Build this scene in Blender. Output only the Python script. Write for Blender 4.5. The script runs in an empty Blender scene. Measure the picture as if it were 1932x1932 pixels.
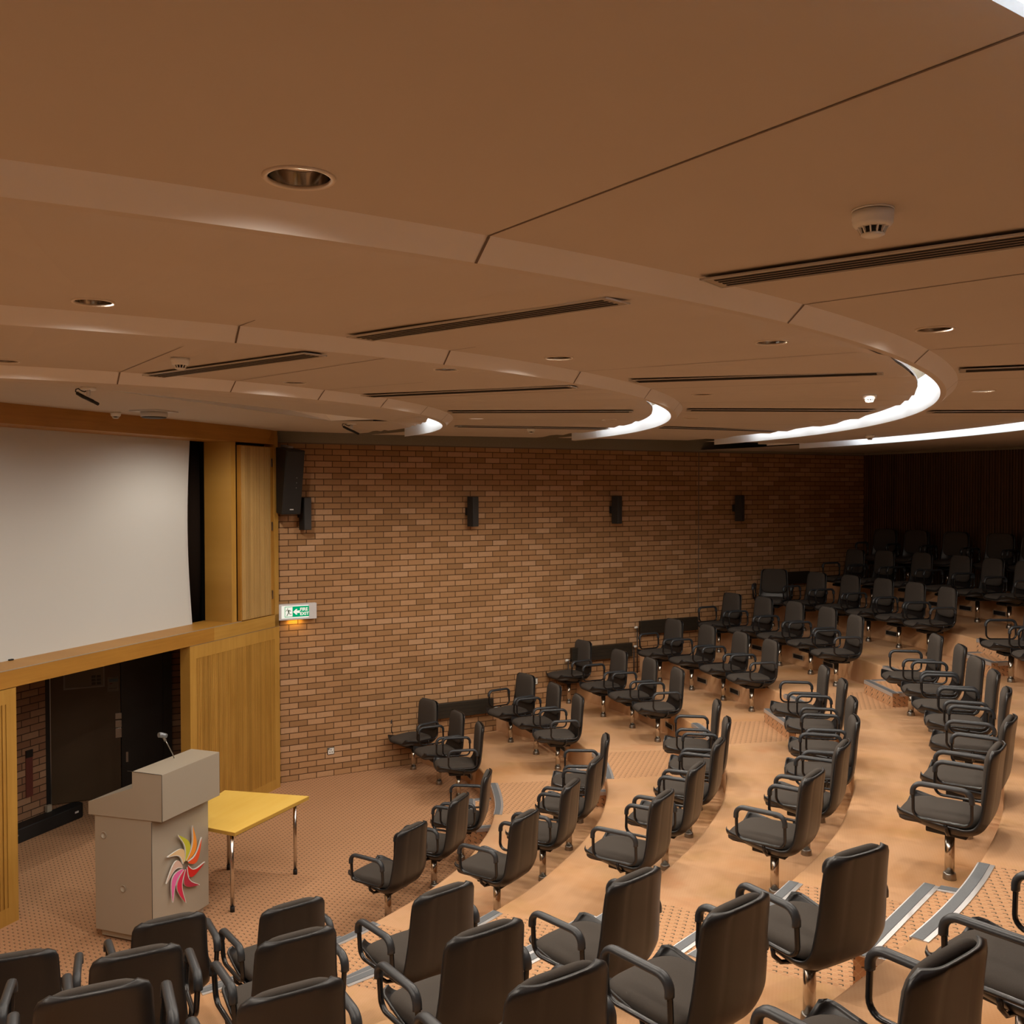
import bpy, math, random
from mathutils import Vector, Matrix, geometry
from mathutils import noise as mnoise
random.seed(7)
PI = math.pi
scene = bpy.context.scene
COL = scene.collection
R = math.radians

# ------------------------------------------------------------------ materials
class NT:
    """small helper around a material's node tree"""
    def __init__(self, name):
        self.m = bpy.data.materials.new(name); self.m.use_nodes = True
        self.t = self.m.node_tree; self.t.nodes.clear()
        self.out = self.t.nodes.new('ShaderNodeOutputMaterial')
    def n(self, typ, **kw):
        nd = self.t.nodes.new(typ)
        for k, v_ in kw.items(): setattr(nd, k, v_)
        return nd
    def link(self, a, b): self.t.links.new(a, b)
    def val(self, sock, x):
        if isinstance(x, bpy.types.NodeSocket): self.link(x, sock)
        else: sock.default_value = x
    def math(self, op, a, b=None, c=None, clamp=False):
        nd = self.n('ShaderNodeMath', operation=op); nd.use_clamp = clamp
        self.val(nd.inputs[0], a)
        if b is not None: self.val(nd.inputs[1], b)
        if c is not None: self.val(nd.inputs[2], c)
        return nd.outputs[0]
    def mix(self, f, a, b, bt='MIX'):
        nd = self.n('ShaderNodeMix', data_type='RGBA', blend_type=bt)
        self.val(nd.inputs[0], f)
        for i, x in ((6, a), (7, b)):
            if isinstance(x, bpy.types.NodeSocket): self.link(x, nd.inputs[i])
            else: nd.inputs[i].default_value = (*x, 1)
        return nd.outputs[2]
    def ramp(self, f, stops):
        nd = self.n('ShaderNodeValToRGB'); e = nd.color_ramp.elements
        while len(e) > 2: e.remove(e[-1])
        for i, (p_, c_) in enumerate(stops):
            el = e[i] if i < 2 else e.new(p_)
            el.position = p_; el.color = (*c_, 1)
        self.link(f, nd.inputs[0]); return nd.outputs[0]
    def noise(self, vec, scale, detail=3, rough=.5):
        nd = self.n('ShaderNodeTexNoise'); nd.inputs['Scale'].default_value = scale
        nd.inputs['Detail'].default_value = detail; nd.inputs['Roughness'].default_value = rough
        if vec is not None: self.link(vec, nd.inputs['Vector'])
        return nd.outputs['Fac']
    def obj(self):
        return self.n('ShaderNodeTexCoord').outputs['Object']
    def uv(self):
        return self.n('ShaderNodeTexCoord').outputs['UV']
    def sep(self, vec):
        nd = self.n('ShaderNodeSeparateXYZ'); self.link(vec, nd.inputs[0]); return nd.outputs
    def comb(self, x, y, z=0.0):
        nd = self.n('ShaderNodeCombineXYZ')
        for i, q in enumerate((x, y, z)): self.val(nd.inputs[i], q)
        return nd.outputs[0]
    def white(self, vec):
        nd = self.n('ShaderNodeTexWhiteNoise', noise_dimensions='3D'); self.link(vec, nd.inputs['Vector'])
        return nd.outputs['Value']
    def bsdf(self, color, rough=.5, metal=0., bump=None, bdist=.002, bstr=1., spec=None, coat=0., emit=None, estr=0.):
        b = self.n('ShaderNodeBsdfPrincipled')
        if isinstance(color, bpy.types.NodeSocket): self.link(color, b.inputs['Base Color'])
        else: b.inputs['Base Color'].default_value = (*color, 1)
        self.val(b.inputs['Roughness'], rough); b.inputs['Metallic'].default_value = metal
        if spec is not None: b.inputs['Specular IOR Level'].default_value = spec
        if coat: b.inputs['Coat Weight'].default_value = coat
        if emit is not None:
            b.inputs['Emission Color'].default_value = (*emit, 1); b.inputs['Emission Strength'].default_value = estr
        if bump is not None:
            bn = self.n('ShaderNodeBump'); bn.inputs['Strength'].default_value = bstr; bn.inputs['Distance'].default_value = bdist
            self.link(bump, bn.inputs['Height']); self.link(bn.outputs[0], b.inputs['Normal'])
        self.link(b.outputs[0], self.out.inputs[0]); return self.m

def plain(name, col, rough=.5, metal=0., nscale=40., var=.06, **kw):
    t = NT(name); f = t.noise(t.obj(), nscale)
    a = tuple(c * (1 - var) for c in col); b = tuple(min(1, c * (1 + var)) for c in col)
    return t.bsdf(t.mix(f, a, b), rough, metal, **kw)

M = {}
M['plaster'] = plain('ceiling_plaster', (.50, .445, .385), .85, nscale=3, var=.03)
M['rim'] = plain('rim_white_paint', (.72, .70, .68), .6, nscale=5, var=.02)
M['cove'] = plain('cove_white_paint', (.82, .83, .84), .6, nscale=5, var=.02)
M['joint'] = plain('joint_shadow', (.16, .12, .09), .9)
M['concrete'] = plain('concrete_band', (.26, .24, .18), .9, nscale=60, var=.12)
M['soffit'] = plain('perimeter_soffit', (.20, .15, .09), .9)
M['blackplastic'] = plain('black_plastic_shell', (.012, .0115, .012), .36, nscale=90, var=.1)
M['armpad'] = plain('dark_grey_arm_plastic', (.028, .032, .037), .38, nscale=60, var=.06)
M['blacksteel'] = plain('black_enamel_steel', (.010, .010, .011), .25)
M['chrome'] = plain('chrome', (.62, .58, .53), .16, 1.0, nscale=30, var=.04)
M['collar'] = plain('worn_steel_collar', (.33, .31, .28), .35, 1.0, nscale=30, var=.1)
M['white'] = plain('white_plastic', (.72, .72, .68), .3, nscale=10, var=.02)
M['offwhite'] = plain('off_white_metal', (.55, .55, .55), .4, nscale=10, var=.02)
M['black'] = plain('matt_black', (.006, .006, .006), .6)
M['spkblack'] = plain('speaker_black', (.014, .014, .014), .5)
M['spkgrey'] = plain('speaker_grey_grille', (.040, .038, .036), .6)
M['reflector'] = plain('lamp_reflector', (.55, .52, .48), .12, 1.0)
M['trimring'] = plain('lamp_trim_ring', (.62, .55, .46), .4)
M['louvre'] = plain('vent_metal', (.36, .30, .23), .45, .3)
M['louvreedge'] = plain('vent_bright_edge', (.55, .54, .52), .35, .5)
M['slot'] = plain('vent_slot_dark', (.012, .009, .007), .9)
M['radiator'] = plain('brown_radiator_paint', (.020, .015, .009), .5)
M['pipe'] = plain('dark_pipe', (.015, .012, .010), .5)
M['screen'] = plain('projection_screen_fabric', (.56, .57, .555), .95, nscale=2, var=.01)
M['door'] = plain('dark_door_veneer', (.075, .045, .020), .5, nscale=3, var=.15)
M['doorframe'] = plain('door_frame_black', (.012, .009, .007), .5)
M['steel'] = plain('brushed_steel', (.35, .35, .34), .35, 1.0)
M['paper'] = plain('notice_paper', (.16, .14, .12), .7, nscale=8)
M['paperframe'] = plain('notice_frame', (.22, .21, .20), .5)
M['podium'] = plain('podium_laminate', (.33, .29, .23), .32, nscale=2, var=.02)
M['podiumedge'] = plain('podium_edge', (.03, .028, .025), .5)
M['nosing'] = plain('nosing_grey_insert', (.135, .150, .165), .55, nscale=120, var=.18)
M['alu'] = plain('nosing_aluminium', (.62, .62, .63), .35, .6, nscale=20, var=.05)
M['greensign'] = plain('sign_green', (.0, .28, .12), .4)
M['redpaint'] = plain('dark_red_timber', (.10, .022, .014), .6)
def emis(name, col, s):
    t = NT(name); e = t.n('ShaderNodeEmission'); e.inputs[0].default_value = (*col, 1); e.inputs[1].default_value = s
    t.link(e.outputs[0], t.out.inputs[0]); return t.m
M['tube'] = emis('fluorescent_tube_glow', (.90, .96, 1.0), 16)
M['lampon'] = emis('lamp_glow', (1., .80, .68), 1.6)
M['signwhite'] = emis('sign_lit_white', (1., .95, .80), .85)
M['signgreen'] = emis('sign_lit_green', (.0, .36, .14), .9)
M['signcase'] = plain('sign_case', (.62, .63, .66), .4)

def mat_fabric():
    t = NT('seat_fabric'); o = t.obj()
    f = t.noise(o, 420, 2, .7); g = t.noise(o, 9, 2)
    c = t.mix(f, (.040, .034, .029), (.088, .076, .066))
    c = t.mix(t.math('MULTIPLY', g, .25), c, (.05, .04, .032))
    return t.bsdf(c, .95, bump=f, bdist=.0006, bstr=.5, spec=.25)
M['fabric'] = mat_fabric()

def mat_brick(name, ramp, mortar, uoff=0.):
    t = NT(name); s = t.sep(t.uv())
    row = t.math('FLOOR', t.math('DIVIDE', s[1], .075))
    odd = t.math('MODULO', row, 2.0)
    ux = t.math('ADD', t.math('DIVIDE', t.math('ADD', s[0], uoff), .225), t.math('MULTIPLY', odd, .5))
    cx = t.math('FLOOR', ux)
    fx = t.math('SUBTRACT', ux, cx); fy = t.math('FRACT', t.math('DIVIDE', s[1], .075))
    dx = t.math('MULTIPLY', t.math('MINIMUM', fx, t.math('SUBTRACT', 1.0, fx)), .225)
    dy = t.math('MULTIPLY', t.math('MINIMUM', fy, t.math('SUBTRACT', 1.0, fy)), .075)
    d = t.math('MINIMUM', dx, dy)
    wob = t.math('MULTIPLY', t.noise(t.obj(), 60), .0016)
    edge = t.math('DIVIDE', t.math('SUBTRACT', t.math('ADD', d, wob), .0046), .0020, clamp=True)
    rnd = t.white(t.comb(cx, row, 3.0))
    c = t.ramp(rnd, ramp)
    n1 = t.noise(t.obj(), 35, 4)
    c = t.mix(t.math('MULTIPLY', n1, .35), c, tuple(x * .62 for x in ramp[1][1]))
    c = t.mix(edge, mortar, c)
    h = t.math('ADD', edge, t.math('MULTIPLY', t.noise(t.obj(), 160, 3), .18))
    return t.bsdf(c, .9, bump=h, bdist=.004, bstr=.8, spec=.2)
BR = [(.0, (.30, .165, .075)), (.16, (.36, .20, .092)), (.5, (.42, .235, .112)), (.80, (.475, .275, .14)), (1., (.53, .33, .19))]
M['brick'] = mat_brick('brick_wall', BR, (.10, .052, .026), .020)
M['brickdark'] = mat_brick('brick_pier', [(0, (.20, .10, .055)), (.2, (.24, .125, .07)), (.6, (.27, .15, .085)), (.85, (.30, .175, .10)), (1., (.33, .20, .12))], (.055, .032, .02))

def mat_wood(name, a, b, ramps=1., pitch=None, rough=.45, uscale=1.):
    t = NT(name); s = t.sep(t.uv())
    # uv: u across the grain, v along the grain (metres)
    g = t.noise(t.comb(t.math('MULTIPLY', s[0], 26 * uscale), t.math('MULTIPLY', s[1], 1.1 * uscale), 0.3), 1.6, 5, .6)
    g2 = t.noise(t.comb(t.math('MULTIPLY', s[0], 2.2), t.math('MULTIPLY', s[1], .9), 1.7), 2.0, 3, .5)
    f = t.math('ADD', t.math('MULTIPLY', g, .6), t.math('MULTIPLY', g2, .5))
    c = t.ramp(f, [(.30, a), (.78, b)])
    if pitch:
        r = t.white(t.comb(t.math('FLOOR', t.math('DIVIDE', s[0], pitch)), 2.0, 5.0))
        c = t.mix(t.math('MULTIPLY', r, .55), c, tuple(x * .55 for x in a))
    return t.bsdf(c, rough, bump=g, bdist=.0004, bstr=.4)
M['maple'] = mat_wood('honey_maple', (.36, .185, .030), (.50, .285, .060))
M['mapledark'] = mat_wood('honey_maple_darker', (.30, .135, .018), (.42, .205, .032))
M['slatwood'] = mat_wood('slatted_maple', (.40, .200, .032), (.56, .315, .070), pitch=.0205)
M['slatpale'] = mat_wood('slatted_maple_pale', (.44, .265, .085), (.60, .39, .15), pitch=.0205)
M['backwood'] = mat_wood('back_wall_timber', (.085, .042, .018), (.15, .080, .036), pitch=.045)
M['tabletop'] = mat_wood('table_yellow_beech', (.74, .47, .085), (.80, .55, .13), uscale=.5, rough=.4)
M['tableedge'] = mat_wood('table_edge', (.42, .24, .035), (.50, .30, .06))

def mat_curtain():
    t = NT('curtain_velvet'); o = t.obj(); f = t.noise(o, 200, 2)
    return t.bsdf(t.mix(f, (.010, .006, .004), (.020, .012, .008)), .95, spec=.1)
M['curtain'] = mat_curtain()

# aisle strips: two straight bands of patterned carpet (line: y = m x + b)
A1LO = (.183, 9.68 + .183 * .18); A1HI = (.14, 10.72 + .14 * .24)
A2HI = (-.517, 7.25 - .517 * 1.07); A2LO = (-.46, 4.44 + .46 * 1.87)
def mat_carpet(name, stage):
    t = NT(name); s = t.sep(t.obj()); X, Y = s[0], s[1]
    ca, sa = math.cos(R(-17)), math.sin(R(-17))
    pit = .052
    px = t.math('DIVIDE', t.math('ADD', t.math('MULTIPLY', X, ca), t.math('MULTIPLY', Y, sa)), pit)
    py = t.math('DIVIDE', t.math('ADD', t.math('MULTIPLY', X, -sa), t.math('MULTIPLY', Y, ca)), pit * .92)
    zz = t.math('DIVIDE', s[2], pit)          # lets the pattern climb the risers
    py = t.math('ADD', py, zz)
    fx, fy = t.math('FRACT', px), t.math('FRACT', py)
    def box(x0, x1, y0, y1):
        a = t.math('MULTIPLY', t.math('GREATER_THAN', fx, x0), t.math('LESS_THAN', fx, x1))
        b = t.math('MULTIPLY', t.math('GREATER_THAN', fy, y0), t.math('LESS_THAN', fy, y1))
        return t.math('MULTIPLY', a, b)
    mark = t.math('MAXIMUM', box(.28, .74, .60, .74), box(.60, .74, .36, .74))
    d1 = t.math('ABSOLUTE', t.math('SUBTRACT', t.math('FRACT', t.math('ADD', px, py)), .5))
    d2 = t.math('ABSOLUTE', t.math('SUBTRACT', t.math('FRACT', t.math('SUBTRACT', px, py)), .5))
    lat = t.math('GREATER_THAN', t.math('MAXIMUM', d1, d2), .43)
    o = t.obj()
    fine = t.noise(o, 260, 2, .6); blot = t.noise(o, 1.3, 4, .55); blot2 = t.noise(o, 3.1, 3, .6)
    if stage:
        c = t.mix(blot, (.42, .225, .125), (.50, .275, .155)); li = (.54, .34, .185); dk = (.055, .05, .04)
    else:
        c = t.mix(blot, (.56, .30, .16), (.61, .35, .19)); li = (.64, .42, .24); dk = (.055, .06, .05)
    c = t.mix(t.math('MULTIPLY', lat, .75), c, li)
    pat = t.mix(t.math('MULTIPLY', mark, .9), c, dk)
    if not stage:
        # plain seating carpet: fine ribbed dots, blotchy red and olive patches
        r1 = t.math('FRACT', t.math('MULTIPLY', px, 3.0)); r2 = t.math('FRACT', t.math('MULTIPLY', py, 3.0))
        dots = t.math('MULTIPLY', t.math('LESS_THAN', r1, .5), t.math('LESS_THAN', r2, .5))
        pc = t.ramp(blot, [(.25, (.58, .30, .13)), (.45, (.63, .37, .20)), (.60, (.64, .39, .225)), (.80, (.60, .29, .14))])
        pc = t.mix(t.math('MULTIPLY', t.math('SUBTRACT', blot2, .52, clamp=True), 1.6), pc, (.46, .30, .10))
        pc = t.mix(t.math('MULTIPLY', dots, .10), pc, (.42, .19, .07))
        def below(l): return t.math('LESS_THAN', Y, t.math('ADD', t.math('MULTIPLY', X, l[0]), l[1]))
        def above(l): return t.math('GREATER_THAN', Y, t.math('ADD', t.math('MULTIPLY', X, l[0]), l[1]))
        m1 = t.math('MULTIPLY', above(A1LO), below(A1HI)); m2 = t.math('MULTIPLY', above(A2LO), below(A2HI))
        c = t.mix(t.math('MAXIMUM', m1, m2), pc, pat)
    else: c = pat
    c = t.mix(t.math('MULTIPLY', fine, .22), c, (.30, .15, .06))
    return t.bsdf(c, .97, bump=fine, bdist=.002, bstr=.5, spec=.1)
M['carpetstage'] = mat_carpet('stage_carpet', True)
M['carpet'] = mat_carpet('seating_carpet', False)
def mat_pattern():
    t = NT('step_carpet'); s = t.sep(t.obj())
    pit = .052; ca, sa = math.cos(R(-17)), math.sin(R(-17))
    px = t.math('DIVIDE', t.math('ADD', t.math('MULTIPLY', s[0], ca), t.math('MULTIPLY', s[1], sa)), pit)
    py = t.math('ADD', t.math('DIVIDE', t.math('ADD', t.math('MULTIPLY', s[0], -sa), t.math('MULTIPLY', s[1], ca)), pit * .92), t.math('DIVIDE', s[2], pit))
    fx, fy = t.math('FRACT', px), t.math('FRACT', py)
    def box(x0, x1, y0, y1):
        a = t.math('MULTIPLY', t.math('GREATER_THAN', fx, x0), t.math('LESS_THAN', fx, x1))
        return t.math('MULTIPLY', a, t.math('MULTIPLY', t.math('GREATER_THAN', fy, y0), t.math('LESS_THAN', fy, y1)))
    mark = t.math('MAXIMUM', box(.28, .74, .60, .74), box(.60, .74, .36, .74))
    d1 = t.math('ABSOLUTE', t.math('SUBTRACT', t.math('FRACT', t.math('ADD', px, py)), .5))
    d2 = t.math('ABSOLUTE', t.math('SUBTRACT', t.math('FRACT', t.math('SUBTRACT', px, py)), .5))
    lat = t.math('GREATER_THAN', t.math('MAXIMUM', d1, d2), .43)
    fine = t.noise(t.obj(), 260, 2, .6)
    c = t.mix(t.math('MULTIPLY', lat, .75), (.58, .32, .17), (.64, .42, .24))
    c = t.mix(t.math('MULTIPLY', mark, .9), c, (.055, .06, .05))
    return t.bsdf(t.mix(t.math('MULTIPLY', fine, .22), c, (.30, .15, .06)), .97, bump=fine, bdist=.002, bstr=.5, spec=.1)
M['stepcarpet'] = mat_pattern()

# ------------------------------------------------------------------ mesh helper
class MB:
    def __init__(self): self.v = []; self.f = []; self.mi = []; self.uvs = {}; self.sm = []
    def face(self, idx, mi=0, uv=None, smooth=False):
        self.f.append(tuple(idx)); self.mi.append(mi); self.sm.append(smooth)
        if uv is not None: self.uvs[len(self.f) - 1] = uv
    def pts(self, ps):
        b = len(self.v); self.v.extend([tuple(q) for q in ps]); return list(range(b, b + len(ps)))
    def poly(self, ps, mi=0, uv=None, smooth=False): self.face(self.pts(ps), mi, uv, smooth)
    def box(self, lo, hi, mi=0, T=None):
        x0, y0, z0 = lo; x1, y1, z1 = hi
        P = [(x0, y0, z0), (x1, y0, z0), (x1, y1, z0), (x0, y1, z0), (x0, y0, z1), (x1, y0, z1), (x1, y1, z1), (x0, y1, z1)]
        if T: P = [T(*q) for q in P]
        b = self.pts(P)
        for q in ((0, 3, 2, 1), (4, 5, 6, 7), (0, 1, 5, 4), (1, 2, 6, 5), (2, 3, 7, 6), (3, 0, 4, 7)):
            self.face([b[i] for i in q], mi)
    def prism(self, poly, z0, z1, mi=0, top=None, T=None):
        n = len(poly)
        lo = [(x, y, z0) for x, y in poly]; hi = [(x, y, z1) for x, y in poly]
        if T: lo = [T(*q) for q in lo]; hi = [T(*q) for q in hi]
        a = self.pts(lo); b = self.pts(hi)
        self.face(a[::-1], mi); self.face(b, mi if top is None else top)
        for i in range(n): self.face([a[i], a[(i + 1) % n], b[(i + 1) % n], b[i]], mi)
    def lathe(self, prof, seg=24, mi=0, T=None, cap=True, smooth=True, closed=False):
        rings = []
        for r, z in prof:
            P = [(r * math.cos(2 * PI * k / seg), r * math.sin(2 * PI * k / seg), z) for k in range(seg)]
            if T: P = [T(*q) for q in P]
            rings.append(self.pts(P))
        m = len(rings)
        for i in range(m - 1 if not closed else m):
            a, b = rings[i], rings[(i + 1) % m]
            for k in range(seg): self.face([a[k], a[(k + 1) % seg], b[(k + 1) % seg], b[k]], mi, smooth=smooth)
        if cap and not closed:
            self.face(rings[0][::-1], mi); self.face(rings[-1], mi)
    def tube(self, path, r, seg=8, mi=0, closed=False, sx=1., cap=True):
        """round (or flattened by sx) tube along a path of Vectors"""
        path = [Vector(q) for q in path]; n = len(path); rings = []
        prev = None
        for i in range(n):
            if closed: d = path[(i + 1) % n] - path[i - 1]
            else: d = path[min(i + 1, n - 1)] - path[max(i - 1, 0)]
            d.normalize()
            ref = Vector((1, 0, 0)) if prev is None else prev
            if prev is None and abs(d.x) > .9: ref = Vector((0, 0, 1))
            a = (ref - d * ref.dot(d)).normalized(); b = d.cross(a); prev = a
            rings.append(self.pts([path[i] + a * (r * sx * math.cos(2 * PI * k / seg)) + b * (r * math.sin(2 * PI * k / seg)) for k in range(seg)]))
        for i in range(n if closed else n - 1):
            A, B = rings[i], rings[(i + 1) % n]
            for k in range(seg): self.face([A[k], A[(k + 1) % seg], B[(k + 1) % seg], B[k]], mi, smooth=True)
        if cap and not closed: self.face(rings[0][::-1], mi); self.face(rings[-1], mi)
    def build(self, name, mats, parent=None, uvf=None, bevel=0., auto=False):
        me = bpy.data.meshes.new(name); me.from_pydata(self.v, [], self.f)
        if not isinstance(mats, (list, tuple)): mats = [mats]
        for m in mats: me.materials.append(m)
        me.polygons.foreach_set('material_index', self.mi); me.polygons.foreach_set('use_smooth', self.sm)
        if uvf:
            uvl = me.uv_layers.new(name='UVMap')
            for lp in me.loops: uvl.data[lp.index].uv = uvf(me.vertices[lp.vertex_index].co)
        me.update(); me.validate()
        if uvf is None:
            import bmesh
            bm = bmesh.new(); bm.from_mesh(me); bmesh.ops.recalc_face_normals(bm, faces=bm.faces); bm.to_mesh(me); bm.free()
        o = bpy.data.objects.new(name, me); COL.objects.link(o)
        if parent: o.parent = parent
        if bevel:
            md = o.modifiers.new('bevel', 'BEVEL'); md.width = bevel; md.segments = 2; md.limit_method = 'ANGLE'
        return o

def empty(name, loc=(0, 0, 0), rz=0.):
    o = bpy.data.objects.new(name, None); COL.objects.link(o); o.location = loc; o.rotation_euler = (0, 0, rz); o.empty_display_size = .1
    return o
def tag(o, label, cat, group=None):
    o['label'] = label; o['category'] = cat
    if group: o['group'] = group
    return o
def struct(o): o['kind'] = 'structure'; return o
def copy_tree(o, parent=None):
    c_ = o.copy(); COL.objects.link(c_)
    if parent: c_.parent = parent
    for ch in list(o.children): copy_tree(ch, c_)
    return c_

# ------------------------------------------------------------------ camera
H = 3.59733; TILT = .0218979; ROLL = .00119696; F = 1805.18
cam = bpy.data.cameras.new('camera'); co = bpy.data.objects.new('camera', cam); COL.objects.link(co)
cam.sensor_width = 36.; cam.lens = F / 1932 * 36.; cam.clip_start = .02; cam.clip_end = 200
ct, st = math.cos(TILT), math.sin(TILT); cr, sr = math.cos(ROLL), math.sin(ROLL)
right0, up0, back0 = Vector((1, 0, 0)), Vector((0, st, ct)), Vector((0, -ct, st))
right = right0 * cr + up0 * sr * -1; up = right0 * sr + up0 * cr
rot = Matrix((right, up, back0)).transposed()
co.matrix_world = Matrix.Translation((0, 0, H)) @ rot.to_4x4()
scene.camera = co

# ------------------------------------------------------------------ frames of reference
S0 = Vector((-2.82, 11.585)); V2 = Vector((.345, .939)).normalized(); W2 = Vector((V2.y, -V2.x))
def S(t, w, z): q = S0 + V2 * t + W2 * w; return (q.x, q.y, z)         # stage wall: t along, w into the room
U2 = Vector((.88606261, .46356559)); N2 = Vector((-.46356559, .88606261)); DW = 11.7146
def B(s, o, z): q = N2 * (DW - o) + U2 * s; return (q.x, q.y, z)        # brick wall: s along, o out of the wall
CF = Vector((-4.7, 10.2)); CR = Vector((-4.591, 8.875))                 # centres of the seating and of the ceiling rings

KN = [-180, -90, -60, -45, -34, -25, -15, -5, 5, 10, 15, 25, 35, 60]
ER = {1: [4.75, 4.75, 4.75, 4.71, 4.66, 4.63, 4.58, 4.54, 4.49, 4.47, 4.45, 4.40, 4.24, 4.0],
      2: [5.75, 5.75, 5.75, 5.73, 5.71, 5.69, 5.70, 5.69, 5.68, 5.62, 5.57, 5.55, 5.30, 5.1],
      3: [6.72, 6.72, 6.72, 6.72, 6.72, 6.76, 6.82, 6.85, 6.85, 6.82, 6.78, 6.72, 6.60, 6.4],
      4: [7.70, 7.70, 7.70, 7.72, 7.76, 7.83, 7.90, 7.95, 7.97, 7.95, 7.85, 7.78, 7.70, 7.6],
      5: [8.70, 8.70, 8.70, 8.71, 8.79, 8.87, 9.00, 9.10, 9.20, 9.20, 9.15, 9.05, 8.90, 8.8],
      6: [9.75, 9.75, 9.75, 9.80, 9.90, 10.0, 10.15, 10.3, 10.4, 10.42, 10.44, 10.40, 10.30, 10.2],
      7: [10.9, 10.9, 10.9, 10.95, 11.1, 11.25, 11.4, 11.6, 11.72, 11.75, 11.75, 11.6, 11.4, 11.3]}
def er(i, deg):
    K, V = KN, ER[i]
    deg = max(-180, min(60, deg))
    for k in range(len(K) - 1):
        if deg <= K[k + 1]:
            f = (deg - K[k]) / (K[k + 1] - K[k]); f = f * f * (3 - 2 * f) * .4 + f * .6
            return V[k] + (V[k + 1] - V[k]) * f
    return V[-1]
def FP(deg, r, z=0.): return (CF.x + r * math.cos(R(deg)), CF.y + r * math.sin(R(deg)), z)
def inside_brick(q): return N2.x * q[0] + N2.y * q[1] < DW
# back wall (timber): from the brick corner, and the rest of the room outline
BC = Vector((6.03, 16.38)); BD = Vector((.523, -.852)).normalized(); BN = Vector((-BD.y, BD.x)) * -1
if BN.dot(CF - BC) < 0: BN = -BN
WL = Vector((1.25, -1.85))   # a point on the left-hand wall line behind the camera

# ------------------------------------------------------------------ floor and tiers
fl = MB(); fl.poly([(-9, -4, 0), (9, -4, 0), (9, 20, 0), (-9, 20, 0)])
floor = struct(fl.build('floor', M['carpetstage']))
A0, A1 = -118, 48
for i in range(1, 8):
    mb = MB(); z1 = .3 * i; z0 = z1 - .3
    n = int((A1 - A0) / .5); ring = []
    for k in range(n + 1):
        a = A0 + (A1 - A0) * k / n; r0 = er(i, a); r1 = er(i + 1, a) + .02 if i < 7 else 17.
        ring.append(mb.pts([FP(a, r0, z0 - .02), FP(a, r0 - .004, z1 - .014), FP(a, r0 + .004, z1 - .003), FP(a, r0 + .016, z1), FP(a, r1, z1)]))
    for k in range(n):
        for j in range(4): mb.face([ring[k][j], ring[k][j + 1], ring[k + 1][j + 1], ring[k + 1][j]], 0, smooth=(j < 3))
    mb.build('seating_tier', M['carpet'], floor)

def line_at(l, i, dr):   # where an aisle border meets riser i offset by dr
    lo, hi = -8., 9.; best = None
    x = -4.; 
    prev = None
    while x < 9:
        y = l[0] * x + l[1]; d = Vector((x, y)) - CF; rr = d.length; a = math.degrees(math.atan2(d.y, d.x))
        g = rr - (er(i, a) + dr)
        if prev is not None and prev < 0 <= g: best = (x, y); break
        prev = g; x += .01
    return Vector(best)
def strip(mb_alu, mb_ins, pts, z, inward, wid=.082):
    """nosing: aluminium angle with a grey insert along a polyline; inward(k) = unit vector towards the tread"""
    n = len(pts)
    def row(off, dz): return [(pts[k][0] + inward[k][0] * off, pts[k][1] + inward[k][1] * off, z + dz) for k in range(n)]
    a = [mb_alu.pts(row(o_, d_)) for o_, d_ in ((-.006, -.034), (-.006, .005), (wid, .005), (wid, -.002), (0.0, -.002), (0., -.034))]
    for k in range(n - 1):
        for j in range(6): mb_alu.face([a[j][k], a[(j + 1) % 6][k], a[(j + 1) % 6][k + 1], a[j][k + 1]], 0)
    for k in (0, n - 1): mb_alu.face([a[j][k] for j in range(6)])
    b = [mb_ins.pts(row(o_, d_)) for o_, d_ in ((.002, .0052), (.002, .0075), (wid * .68, .0075), (wid * .68, .0052))]
    for k in range(n - 1):
        for j in range(4): mb_ins.face([b[j][k], b[(j + 1) % 4][k], b[(j + 1) % 4][k + 1], b[j][k + 1]], 0)
    for k in (0, n - 1): mb_ins.face([b[j][k] for j in range(4)])

for ai, (lo, hi) in enumerate(((A1LO, A1HI), (A2LO, A2HI))):
    for i in range(1, 7):
        p0, p1 = line_at(lo, i, 0.), line_at(hi, i, 0.)
        a0 = math.degrees(math.atan2(p0.y - CF.y, p0.x - CF.x)); a1 = math.degrees(math.atan2(p1.y - CF.y, p1.x - CF.x))
        pts, inw = [], []
        for k in range(17):
            a = a0 + (a1 - a0) * k / 16; pts.append(FP(a, er(i, a) - .002)[:2]); inw.append((math.cos(R(a)), math.sin(R(a))))
        ma, mi_ = MB(), MB(); strip(ma, mi_, pts, .3 * i, inw)
        al = ma.build('metal_nosing', M['alu'], floor); mi_.build('grip_strip', M['nosing'], al)
        # half-height step in front of the riser
        q0, q1 = line_at(lo, i, -.265), line_at(hi, i, -.265)
        e0, e1 = line_at(lo, i, .03), line_at(hi, i, .03)
        d = (q1 - q0).normalized(); q0 += d * .05; q1 -= d * .05; e0 += d * .05; e1 -= d * .05
        z = .3 * i - .15
        sb = MB(); sb.prism([q0, q1, e1, e0][::-1], z - .15, z)
        stp = sb.build('aisle_step', M['stepcarpet'], floor)
        ma, mi_ = MB(), MB()
        nin = Vector((d.y, -d.x));
        if nin.dot(e0 - q0) < 0: nin = -nin
        strip(ma, mi_, [q0, q1], z, [nin, nin])
        f0 = q0 + (e0 - q0) * .28; strip(ma, mi_, [f0, e0 - (e0 - q0) * .12], z, [d, d])
        f1 = q1 + (e1 - q1) * .28; strip(ma, mi_, [f1, e1 - (e1 - q1) * .12], z, [-d, -d])
        al = ma.build('metal_nosing', M['alu'], stp); mi_.build('grip_strip', M['nosing'], al)

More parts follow.
